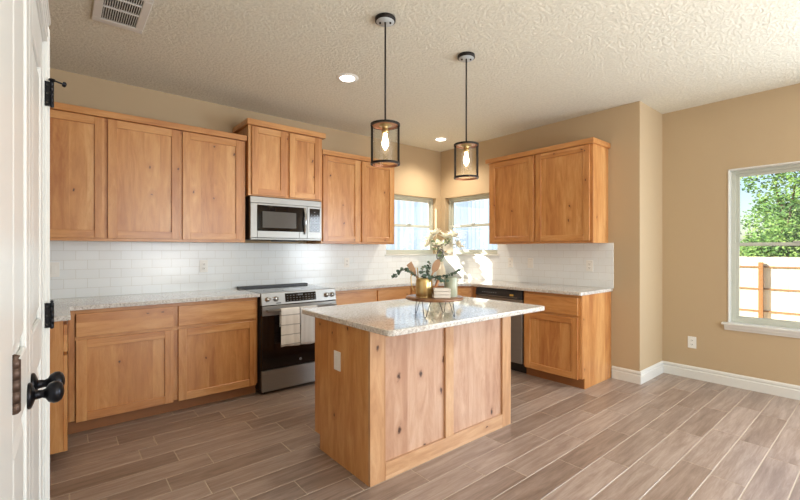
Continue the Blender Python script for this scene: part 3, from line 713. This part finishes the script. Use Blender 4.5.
for x, y, lb in ((-2.455, -1.335, 'lit round recessed ceiling light left of the pendant lamps'), (-.505, -.50, 'lit round recessed ceiling light near the corner above the windows')):
    r = thing('recessed_light', lb, 'ceiling light', (x, y, H - .01))
    MB().lathe([(.062, -.006), (.090, -.004), (.094, -.0005), (.094, 0), (.062, 0)], (x, y, H), seg=40).build('trim_ring', plastic, r)
    MB().lathe([(0, -.0075), (.060, -.0075), (.062, -.005), (.062, -.001)], (x, y, H), seg=40).build('lens', can_e, r)
    lamp('recessed_light_glow', 'SPOT', (x, y, H - .03), 30 if x < -1 else 62, (1, .88, .72), aim=(0, 0, -1), spot_size=R(140), spot_blend=.8, shadow_soft_size=.06)
# air register
r = thing('ceiling_vent', 'white louvred air register on the ceiling near the top left', 'vent', (-4.02, -1.38, H - .01))
b = MB(); vx0, vx1, vy0, vy1 = -4.155, -3.888, -1.560, -1.080
b.box(vx0, vx1, vy1 - .055, vy1, H - .012, H - .0005, bev=.003); b.box(vx0, vx1, vy0, vy0 + .055, H - .012, H - .0005, bev=.003)
b.box(vx0, vx0 + .045, vy0 + .055, vy1 - .055, H - .012, H - .0005, bev=.003); b.box(vx1 - .045, vx1, vy0 + .055, vy1 - .055, H - .012, H - .0005, bev=.003)
for yy_ in (-1.30, -1.425): b.box(vx0 + .045, vx1 - .045, yy_ - .006, yy_ + .006, H - .012, H - .0005, bev=.001)
b.build('frame', white, r)
MB().box(vx0 + .045, vx1 - .045, vy0 + .055, vy1 - .055, H - .0018, H - .0005).build('duct_shadow_plate', slot_m, r)
b = MB(); nn = 15
for i in range(nn):
    xx = vx0 + .052 + i * (.267 - .104) / (nn - 1)
    b.hexa([(xx - .0035, vy0 + .055, H - .011), (xx - .002, vy0 + .055, H - .011), (xx - .002, vy1 - .055, H - .011), (xx - .0035, vy1 - .055, H - .011), (xx + .002, vy0 + .055, H - .002), (xx + .0035, vy0 + .055, H - .002), (xx + .0035, vy1 - .055, H - .002), (xx + .002, vy1 - .055, H - .002)])
b.build('louvres', white, r)

# ------------------------------------------------------------------ pantry double door on the left (local frame: +X along the wall away from camera, +Y into the closet, z up)
PA = R(88.75); pd = Vector((math.cos(PA), math.sin(PA))); pn = Vector((-pd.y, pd.x))     # pn points away from room (towards -x)
Pfoot = Vector((cam.location.x, cam.location.y)) + pn * .090
def frame(mb_builder): pass
FP = ((Pfoot.x, Pfoot.y), (pd.x, pd.y), (-pn.x, -pn.y))      # n positive = into the room
S0, SM, S1 = 0.98, 1.43, 1.96; ZT = 2.045; CW = .075; END = 2.10
b = MB(); T_ = .12
b.fb(FP, -3.2, S0 - .02, -T_, 0, 0, H); b.fb(FP, S1 + .02, END, -T_, 0, 0, H); b.fb(FP, S0 - .02, S1 + .02, -T_, 0, ZT + .02, H)
struct(b.build('wall_pantry', paint))
e = Vector(FP[0]) + pd * END
struct(MB().prism([(XL, e.y), (XL, e.y - .12), (e.x - .12, e.y - .12), (e.x - .12, e.y)][::-1], 0, H).build('wall_pantry_end', paint))
# jamb and casing
b = MB(); cp_ = [(0, 0), (.016, 0)]
b.fb(FP, S0 - .018, S0, -T_, .001, 0, ZT + .018, bev=.001); b.fb(FP, S1, S1 + .018, -T_, .001, 0, ZT + .018, bev=.001); b.fb(FP, S0 - .018, S1 + .018, -T_, .001, ZT, ZT + .018, bev=.001)
struct(b.build('trim_6', white))
def casing(name, segs):
    b = MB()
    for (a0, a1, z0, z1, vert, inner) in segs:
        # stepped moulding: thin inner bead, thicker outer band
        if vert:
            sgn = 1 if a1 > a0 else -1; w = abs(a1 - a0)
            for f0, f1, th in ((0, .22, .009), (.22, .30, .012), (.30, .74, .010), (.74, .86, .011), (.86, 1.0, .013)):
                u0, u1 = sorted((a0 + sgn * w * f0, a0 + sgn * w * f1)); b.fb(FP, u0, u1, .0005, th, z0, z1, bev=.0015)
        else:
            w = z1 - z0
            for f0, f1, th in ((0, .22, .009), (.22, .30, .012), (.30, .74, .010), (.74, .86, .014), (.86, 1.0, .018)): b.fb(FP, a0, a1, .0005, th, z0 + w * f0, z0 + w * f1, bev=.0015)
    return struct(b.build(name, white))
b = MB(); b.fb(FP, S0 - .30, S0 - .008, .0005, .004, 0, ZT + .08, bev=.001); struct(b.build('trim_8', white))
casing('trim_7', [(S1 + .006, S1 + .006 + CW, 0, ZT + .006 + CW, True, 0), (S0 - .006, S1 + .006, ZT + .006, ZT + .006 + CW, False, 0)])
def leafdoor(name, a, c, knob_s, hinge_s):
    b = MB(); T = .035; n1 = -.004; st = .095 if c - a > .45 else .085
    b.fb(FP, a, c, n1 - T, n1 - .012, .012, ZT - .003)                        # core
    b.fb(FP, a, a + st, n1 - .012, n1, .012, ZT - .003, bev=.003); b.fb(FP, c - st, c, n1 - .012, n1, .012, ZT - .003, bev=.003)
    for z0, z1 in ((.012, .24), (.92, 1.06), (ZT - .13, ZT - .003)): b.fb(FP, a + st, c - st, n1 - .012, n1, z0, z1, bev=.003)
    d = struct(b.build(name, white))
    for z0, z1 in ((.24, .92), (1.06, ZT - .13)):
        b = MB(); u0, u1 = a + st + .012, c - st - .012
        o_, U_, N_ = FP; P = lambda u, n, z: (o_[0] + U_[0] * u + N_[0] * n, o_[1] + U_[1] * u + N_[1] * n, z)
        k = .035; A = [P(u0, n1 - .0115, z0 + .012), P(u1, n1 - .0115, z0 + .012), P(u1, n1 - .0115, z1 - .012), P(u0, n1 - .0115, z1 - .012)]
        B2 = [P(u0 + k, n1 - .002, z0 + .012 + k), P(u1 - k, n1 - .002, z0 + .012 + k), P(u1 - k, n1 - .002, z1 - .012 - k), P(u0 + k, n1 - .002, z1 - .012 - k)]
        va = [b.bm.verts.new(p) for p in A]; vb = [b.bm.verts.new(p) for p in B2]; b.bm.faces.new(vb)
        for i in range(4): b.bm.faces.new([va[i], va[(i + 1) % 4], vb[(i + 1) % 4], vb[i]])
        bmesh.ops.recalc_face_normals(b.bm, faces=b.bm.faces); b.build('raised_panel', white, d)
    kc = Vector(FP[0]) + pd * knob_s - pn * n1; ax = (-pn.x, -pn.y, 0)
    b = MB(); b.lathe([(0, 0), (.031, 0), (.033, .003), (.031, .007), (.022, .011), (.012, .014), (.010, .028), (.013, .034), (.023, .040), (.0275, .050), (.027, .058), (.021, .066), (.010, .070), (0, .071)], (kc.x, kc.y, .928), ax, 32)
    b.build('door_knob', bronze, d)
    for hz in (.26, 1.055, 1.862):
        b = MB(); sg = 1 if hinge_s > 1.5 else -1
        if sg > 0:
            b.fb(FP, hinge_s + .001, hinge_s + .0055, -.003, .022, hz - .045, hz + .045, bev=.0006)
            kp_ = Vector(FP[0]) + pd * hinge_s - pn * .022; hr = .006
            for q_ in range(3):
                sp_ = Vector(FP[0]) + pd * (hinge_s + .001) - pn * .010; b.lathe([(0, .0008), (.0045, .0006), (.005, 0)], (sp_.x, sp_.y, hz - .032 + .032 * q_), (-pd.x, -pd.y, 0), 12, mi=1)
        else:
            b.fb(FP, hinge_s - .003, hinge_s + .035, n1, n1 + .003, hz - .045, hz + .045, bev=.0006)
            kp_ = Vector(FP[0]) + pd * hinge_s - pn * .006; hr = .0085
        b.lathe([(0, -.050), (hr * .6, -.049), (hr, -.045), (hr, -.031), (hr * .86, -.0305), (hr * .86, -.030), (hr, -.0295), (hr, -.0105), (hr * .86, -.010), (hr, -.0095), (hr, .010), (hr * .86, .0105), (hr, .011), (hr, .030), (hr * .86, .0305), (hr, .031), (hr, .045), (hr * .6, .047), (hr * .9, .052), (0, .056)], (kp_.x, kp_.y, hz), seg=16)
        hg = b.build('hinge', [bronze if sg > 0 else bronze2, slot_m], d)
        if sg > 0 and hz > 1.5:
            b = MB(); p1 = Vector((kp_.x, kp_.y, hz + .052)); dirv = Vector((-pn.x, -pn.y, -.25)).normalized(); p2 = p1 + dirv * .030
            b.lathe([(.010, -.004), (.010, .002), (0, .003)], p1, seg=14); b.tube([p1, p2], .003, 8); b.lathe([(0, 0), (.009, .001), (.010, .008), (.006, .012), (0, .013)], p2, dirv, 16); b.build('door_stop', bronze, hg)
    return d
leafdoor('door_1', SM + .002, S1 - .003, SM + .052, S1)
leafdoor('door_2', S0 + .003, SM - .002, SM - .052, S0)

# ------------------------------------------------------------------ styling on the island
TX, TY, TZ = -2.600, -2.520, .906
r = thing('riser_tray', 'round wooden riser tray on crossed black wire legs on the island', 'tray', (TX, TY, TZ))
MB().lathe([(0, .098), (.166, .098), (.170, .101), (.170, .110), (.166, .113), (0, .113)], (TX, TY, TZ), seg=56).build('board', wood_tray, r)
for k in range(4):
    a = R(20 + 90 * k); c0 = Vector((TX + .105 * math.cos(a), TY + .105 * math.sin(a), TZ)); tv = Vector((-math.sin(a), math.cos(a), 0)); ov = Vector((math.cos(a), math.sin(a), 0))
    b = MB(); b.tube([c0 + tv * .028 + Vector((0, 0, .099)), c0 + tv * .006 + ov * .02 + Vector((0, 0, .006)), c0 + ov * .021 + Vector((0, 0, .002)), c0 - tv * .006 + ov * .02 + Vector((0, 0, .006)), c0 - tv * .028 + Vector((0, 0, .099))], .002, 8); b.build('leg', blackm, r)
BT = TZ + .1135
cr = Vector((.770, -.638)); cf = Vector((.638, .770))       # across and away directions as laid out on the tray
def tp(a, d, z=0): p = Vector((TX, TY)) + cr * a + cf * d; return Vector((p.x, p.y, BT + z))
# brass pitcher (watering can form)
c = tp(-.062, -.015)
r = thing('pitcher', 'brass pitcher with a tall looped handle holding greenery on the tray', 'pitcher', tuple(c))
b = MB(); b.lathe([(0, 0), (.046, 0), (.050, .006), (.050, .085), (.046, .103), (.037, .110), (.034, .110), (.043, .101), (.047, .085), (.047, .006), (0, .004)], c, seg=40); b.build('body', brass, r)
hp = [c + Vector((0, 0, .028)) + Vector((-cr.x * x, -cr.y * x, z)) for x, z in ((.049, 0), (.064, .012), (.076, .045), (.078, .085), (.070, .118), (.056, .138), (.040, .142), (.030, .128))]
hp += []
b = MB(); b.tube(hp[:-1] + [c + Vector((-cr.x * .036, -cr.y * .036, .108))], .0032, 10); b.build('handle', brass, r)
b = MB(); sp0 = c + Vector((cr.x * .046, cr.y * .046, .02)); 
b.tube([sp0, sp0 + Vector((cr.x * .022, cr.y * .022, .03)), sp0 + Vector((cr.x * .030, cr.y * .030, .062)), sp0 + Vector((cr.x * .042, cr.y * .042, .090))], [.013, .011, .009, .008], 14, caps=True); b.build('spout', copper, r)
# wooden utensils in the pitcher
b = MB(); base_p = c + Vector((cr.x * .012, cr.y * .012, .012)); tip = c + Vector((-cr.x * .085, -cr.y * .085, .190))
dv = (tip - base_p).normalized(); b.tube([base_p, base_p + dv * .145], [.004, .005], 10)
h0 = base_p + dv * .135; sv = Vector((cr.x, cr.y, 0)); sv = (sv - dv * sv.dot(dv)).normalized(); nv = dv.cross(sv)
def blade(b, o, d, s, n, prof, th):
    A = [];
    for side in (1, -1):
        A.append([b.bm.verts.new(o + d * l + s * w + n * th * side) for l, w in prof])
    b.bm.faces.new(A[0]); b.bm.faces.new(A[1][::-1])
    for i in range(len(prof)):
        j = (i + 1) % len(prof); b.bm.faces.new([A[0][i], A[0][j], A[1][j], A[1][i]])
blade(b, h0, dv, sv, nv, [(0, -.006), (.02, -.015), (.072, -.019), (.078, .017), (.022, .015), (0, .006)], .003)
bmesh.ops.recalc_face_normals(b.bm, faces=b.bm.faces)
o = recenter(b.build('wooden_spatula', wood_spoon)); solo(o, 'flat wooden spatula leaning left out of the brass pitcher', 'spatula')
b = MB(); base_p = c + Vector((-cr.x * .005, -cr.y * .005, .012)); tip = c + Vector((cr.x * .085, cr.y * .085, .215)); dv = (tip - base_p).normalized(); b.tube([base_p, base_p + dv * .15], [.004, .005], 10)
h0 = base_p + dv * .145; sv = Vector((cr.x, cr.y, 0)); sv = (sv - dv * sv.dot(dv)).normalized(); nv = dv.cross(sv)
prof = [(.040 - .040 * math.cos(2 * math.pi * k / 20), .021 * math.sin(2 * math.pi * k / 20)) for k in range(20)]
blade(b, h0, dv, sv, nv, prof, .004); bmesh.ops.recalc_face_normals(b.bm, faces=b.bm.faces)
o = recenter(b.build('wooden_spoon', wood_spoon)); solo(o, 'wooden spoon with an oval bowl leaning right out of the brass pitcher', 'spoon')
# metal whisk loop behind the spoon
b = MB(); q0 = base_p + dv * .215 + Vector((0, 0, .012)); lp = [q0 + sv * (.016 * math.sin(2 * math.pi * k / 16)) + dv * (.03 - .03 * math.cos(2 * math.pi * k / 16)) + Vector((cf.x, cf.y, 0)) * .02 for k in range(17)]
b.tube([c + Vector((cf.x * .012, cf.y * .012, .012)), q0 + Vector((cf.x, cf.y, 0)) * .02], .0025, 8); b.tube(lp, .0035, 8); o = recenter(b.build('utensil_loop', plain('grey_utensil_metal', srgb(120, 118, 118), .35, .8)))
o.name = 'metal_utensil'; solo(o, 'grey metal utensil with a loop end behind the wooden spoon', 'utensil')
# eucalyptus
euc = plain('eucalyptus_leaf', srgb(84, 108, 92), .6, noise=.35, scale=40); euc_stem = plain('eucalyptus_stem', srgb(104, 96, 78), .6)
sprigs = [('left', [(-.005, 0, .02), (-.03, 0, .11), (-.085, -.01, .150), (-.125, -.01, .160), (-.165, -.01, .128), (-.178, -.01, .112)]),
          ('upright', [(.0, .01, .02), (.01, .02, .10), (.022, .03, .15), (.035, .03, .20)]),
          ('middle', [(.0, -.01, .02), (.0, -.01, .10), (-.015, -.02, .135), (-.005, -.02, .175)]),
          ('right', [(.005, 0, .02), (.03, -.02, .11), (.09, -.03, .118), (.15, -.03, .128), (.20, -.02, .155)]),
          ('drooping', [(.005, -.01, .02), (.03, -.035, .112), (.07, -.055, .112), (.12, -.06, .092)])]
lbl = {'left': 'eucalyptus sprig arching far left from the brass pitcher', 'upright': 'short eucalyptus sprig standing upright between spatula and spoon', 'middle': 'small eucalyptus sprig in the middle of the brass pitcher', 'right': 'eucalyptus sprig reaching right over the green cup', 'drooping': 'eucalyptus sprig drooping low over the stacked white dishes'}
for nm, pts in sprigs:
    P3 = [c + Vector((cr.x * a + cf.x * d, cr.y * a + cf.y * d, z)) for a, d, z in pts]
    r = thing('eucalyptus_sprig', lbl[nm], 'plant', tuple(P3[0]), group='eucalyptus sprigs in the brass pitcher')
    dense = []
    for a, d in zip(P3, P3[1:]):
        for k in range(6): dense.append(a.lerp(d, k / 6))
    dense.append(P3[-1]); MB().tube(dense, .0016, 6).build('stem', euc_stem, r)
    b = MB()
    for k, p in enumerate(dense[8:]):
        for s_ in (0, 1):
            ang = random.uniform(0, 6.28); dd = Vector((math.cos(ang), math.sin(ang), random.uniform(-.4, .7)))
            L_ = random.uniform(.019, .029) * (1 - .3 * k / len(dense)); b.leaf(p, dd, L_ * .85, L_)
    b.build('leaves', euc, r)
# stacked dishes
dish_m = plain('white_stoneware', srgb(232, 226, 218), .35, noise=.05)
for k in range(3):
    p = tp(.035, -.075, .0185 * k)
    b = MB(); cx_, cy_ = p.x, p.y; out = []
    F = ((cx_, cy_), (cr.x, cr.y), (cf.x, cf.y))
    b.fb(F, -.044, .044, -.032, .032, p.z + .0005, p.z + .006, bev=.002, seg=2)
    for q_ in ((-.047, -.040, -.035, .035), (.040, .047, -.035, .035), (-.040, .040, -.035, -.028), (-.040, .040, .028, .035)): b.fb(F, q_[0], q_[1], q_[2], q_[3], p.z + .003, p.z + .0175, bev=.002, seg=2)
    o = recenter(b.build('dish', dish_m)); solo(o, ['small rectangular white dish at the bottom of the stack of three', 'small rectangular white dish in the middle of the stack of three', 'small rectangular white dish on top of the stack of three'][k], 'dish', 'white dishes stacked on the tray')
# sage green cup
t = NT('sage_glazed_ceramic'); tc = t.n('ShaderNodeTexCoord').outputs['Object']; sp = t.n('ShaderNodeSeparateXYZ', {0: tc}).outputs
ny = t.n('ShaderNodeTexNoise', {'Vector': tc, 'Scale': 30, 'Detail': 3}).outputs[0]
sage = t.set(base=t.mix(ny, srgb(146, 154, 132), srgb(182, 186, 166)), rough=.3)
p = tp(.095, -.005)
b = MB(); b.lathe([(0, 0), (.037, 0), (.039, .004), (.039, .112), (.0375, .115), (.0355, .112), (.0355, .008), (0, .006)], p, seg=40)
o = recenter(b.build('cup', sage)); solo(o, 'tall sage green ceramic cup at the right of the tray', 'cup')

# vase of white flowers in the window corner
VX, VY, VZ = -.24, -.24, .906
r = thing('vase', 'cream ceramic vase standing on the counter in the corner between the windows', 'vase', (VX, VY, VZ))
MB().lathe([(0, 0), (.045, 0), (.060, .02), (.066, .07), (.058, .13), (.036, .18), (.034, .21), (.040, .225), (.036, .225), (.030, .21), (.032, .18), (.054, .13), (.060, .07), (.054, .02), (0, .01)], (VX, VY, VZ), seg=40).build('body', plain('cream_ceramic', srgb(232, 222, 200), .4), r)
petal = plain('white_petal', srgb(240, 236, 222), .6, noise=.04); petc = plain('yellow_stamen', srgb(214, 176, 92), .6); lf = plain('pale_green_leaf', srgb(120, 146, 104), .5, noise=.3)
heads = [(-.17, -.04, .45), (-.07, .02, .60), (.05, -.02, .55), (.10, .0, .44), (-.03, -.07, .43), (.15, -.04, .57), (-.13, .02, .53), (.05, -.10, .36), (.21, -.05, .44)]
hl = ['leftmost and low', 'topmost', 'top centre', 'right of centre', 'front centre', 'upper right', 'upper left', 'lowest front', 'rightmost, over the window sill']
for i, (a, d, z) in enumerate(heads):
    hc = Vector((VX, VY, VZ)) + Vector((cr.x * a + cf.x * d, cr.y * a + cf.y * d, z)); root = Vector((VX, VY, VZ + .20))
    r = thing('white_flower', 'white lily bloom in the corner vase, ' + hl[i], 'flower', tuple(root), group='white flowers in the corner vase')
    mid = root.lerp(hc, .5) + Vector((0, 0, .04)); MB().tube([Vector((VX, VY, VZ + .03)), root, mid, hc], .0025, 6).build('stem', lf, r)
    ax = (hc - mid).normalized(); b = MB()
    o1 = ax.orthogonal().normalized(); o2 = ax.cross(o1)
    for k in range(10):
        an = k * math.pi / 5 + i; rad = o1 * math.cos(an) + o2 * math.sin(an)
        b.leaf(hc, rad + ax * (.35 if k % 2 else .9), .075, .125, nrm=ax)
    b.build('petals', petal, r)
    MB().lathe([(0, 0), (.006, .004), (.007, .018), (0, .024)], hc, ax, 10).build('stamen', petc, r)
r = thing('vase_foliage', 'pale green leafy stems among the white flowers in the corner vase', 'foliage', (VX, VY, VZ + .2))
b = MB()
for k in range(9):
    an = k * 2.39; L_ = random.uniform(.25, .42); tip = Vector((VX, VY, VZ + .2)) + Vector((math.cos(an) * L_ * .38, math.sin(an) * L_ * .38, L_ * .85)); rt = Vector((VX, VY, VZ + .2))
    pts = [rt.lerp(tip, q_ / 8) + Vector((0, 0, .03 * math.sin(q_ / 8 * 3.1))) for q_ in range(9)]
    for p in pts[2:]:
        for s_ in range(2): a2 = random.uniform(0, 6.28); b.leaf(p, Vector((math.cos(a2), math.sin(a2), .4)), .024, .055, mi=1)
    b.tube(pts, .002, 6)
b.build('leaves', [euc_stem, lf], r)

# ------------------------------------------------------------------ outdoors
gnd = plain('pale_dry_ground', srgb(196, 180, 152), .9, noise=.2, scale=3)
struct(MB().box(-30, 60, -60, 40, -.9, -.75).build('ground', gnd))
slabm = plain('foundation', srgb(170, 165, 158), .9); struct(MB().box(XL - .3, XR + .2, YR - .3, .3, -.75, -.125).build('foundation', slabm))
t = NT('cedar_pickets'); tc = t.n('ShaderNodeTexCoord').outputs['Object']; sp = t.n('ShaderNodeSeparateXYZ', {0: tc}).outputs
bt = t.n('ShaderNodeTexWhiteNoise', {'W': t.math('FLOOR', t.math('DIVIDE', t.math('ADD', sp[0], sp[1]), .145))}, noise_dimensions='1D').outputs[0]
fence_m = t.set(base=t.mix(bt, srgb(232, 214, 182), srgb(242, 228, 202)), rough=.8)
rail_m = plain('fence_rail_cedar', srgb(150, 110, 70), .8, noise=.12); post_m = plain('fence_post_cedar', srgb(150, 104, 58), .8, noise=.2)
r = thing('picket_fence', 'sunlit pale cedar privacy fence seen through the right window', 'fence', (11.0, 0, -.75))
b = MB(); n = 0
y = -14.0
while y < 12.0:
    b.box(11.0, 11.02, y, y + .139, -.74, 1.10 + random.uniform(-.008, .008)); y += .145
b.build('pickets', fence_m, r)
for z in (-.45, .18, .80): MB().box(10.96, 10.998, -14, 12, z, z + .035).build('rail', rail_m, r)
for k in range(9): yy_ = -1.85 - .0 + (k - 4) * 2.44; MB().box(10.86, 10.959, yy_ - .05, yy_ + .05, -.74, .95).build('post', post_m, r)
# pale block wall and fence close behind the corner windows
t = NT('limestone_block'); tc = t.n('ShaderNodeTexCoord').outputs['Object']; nz = t.n('ShaderNodeTexNoise', {'Vector': tc, 'Scale': 5, 'Detail': 5}).outputs[0]
lime = t.set(base=t.mix(nz, srgb(226, 226, 222), srgb(240, 240, 236)), rough=.9)
t = NT('weathered_pickets'); tc = t.n('ShaderNodeTexCoord').outputs['Object']; sp = t.n('ShaderNodeSeparateXYZ', {0: tc}).outputs
bt = t.n('ShaderNodeTexWhiteNoise', {'W': t.math('FLOOR', t.math('DIVIDE', t.math('ADD', sp[0], sp[1]), .145))}, noise_dimensions='1D').outputs[0]
nz = t.n('ShaderNodeTexNoise', {'Vector': t.n('ShaderNodeVectorMath', {0: tc, 1: (3, 3, .5)}, operation='MULTIPLY').outputs[0], 'Scale': 4, 'Detail': 4}).outputs[0]
weath = t.set(base=t.mix(t.math('ADD', t.math('MULTIPLY', bt, .5), t.math('MULTIPLY', nz, .5)), srgb(92, 112, 140), srgb(158, 176, 198)), rough=.85)
o = MB().box(4.6, 4.9, -1.8, 12.0, -.75, 1.0).build('retaining_wall', lime); recenter(o); solo(o, 'pale stone retaining wall beyond the corner windows', 'wall')
r = thing('weathered_fence', 'weathered blue grey picket fence beyond the corner windows', 'fence', (4.7, 4, 1.0))
b = MB(); y = -1.8
while y < 12: b.box(4.70, 4.72, y, y + .139, 1.002, 3.1 + random.uniform(-.01, .01)); y += .145
b.build('pickets', weath, r)
for z in (1.2,): MB().box(4.66, 4.698, -1.8, 12, z, z + .045).build('rail', weath, r)

# trees beyond the fence
t = NT('sunlit_leaves'); tc = t.n('ShaderNodeTexCoord').outputs['Object']
nz = t.n('ShaderNodeTexNoise', {'Vector': tc, 'Scale': 1.6, 'Detail': 3}).outputs[0]
leafm = t.set(base=t.ramp(nz, [(.35, srgb(58, 92, 40)), (.5, srgb(92, 128, 58)), (.65, srgb(134, 160, 84))]), rough=.6)
bark = plain('bark', srgb(120, 104, 86), .9, noise=.25)
def tree(x, y, h, rad, label, n=5200):
    r = thing('tree', label, 'tree', (x, y, -.75), group='trees beyond the cedar fence')
    b = MB(); b.tube([(x, y, -.75), (x + .1, y, h * .3), (x, y + .1, h * .62)], [.2, .15, .07], 10)
    blobs = []
    for k in range(26):
        a = random.uniform(0, 6.28); rr = rad * random.uniform(.1, .85); zz = -.75 + h * random.uniform(.22, .92); rr *= (1 - .55 * max(0, (zz - h * .5) / (h * .5)))
        p = Vector((x + rr * math.cos(a), y + rr * math.sin(a), zz)); blobs.append((p, rad * random.uniform(.20, .36)))
        b.tube([(x, y, -.75 + (zz + .75) * .5), tuple(Vector((x, y, zz)).lerp(p, .5)), tuple(p)], [.05, .03, .012], 6)
    b.build('trunk', bark, r)
    b = MB()
    for k in range(n):
        p, s_ = random.choice(blobs); v = Vector((random.gauss(0, 1), random.gauss(0, 1), random.gauss(0, .8))).normalized() * s_ * random.uniform(.5, 1.05)
        d = Vector((random.uniform(-1, 1), random.uniform(-1, 1), random.uniform(-.6, .6))).normalized(); q_ = d.orthogonal().normalized() * .045; L_ = random.uniform(.08, .17); pp = p + v
        vs = [b.bm.verts.new(z_) for z_ in (pp, pp + d * L_ * .5 + q_, pp + d * L_, pp + d * L_ * .5 - q_)]; b.bm.faces.new(vs)
    b.build('foliage', leafm, r); return r
tree(17.0, -1.6, 5.15, 3.0, 'bright green tree filling the upper sash, crown rising above the fence', 16000)
tree(19.5, 3.2, 4.6, 2.2, 'lower bright green tree at the left edge of the right window', 4500)
tree(14.5, -7.0, 4.2, 2.0, 'green tree cut off by the right edge of the photo', 5000)
tree(25.0, -2.5, 5.2, 3.2, 'farther green tree seen low behind the bigger crown', 4500)
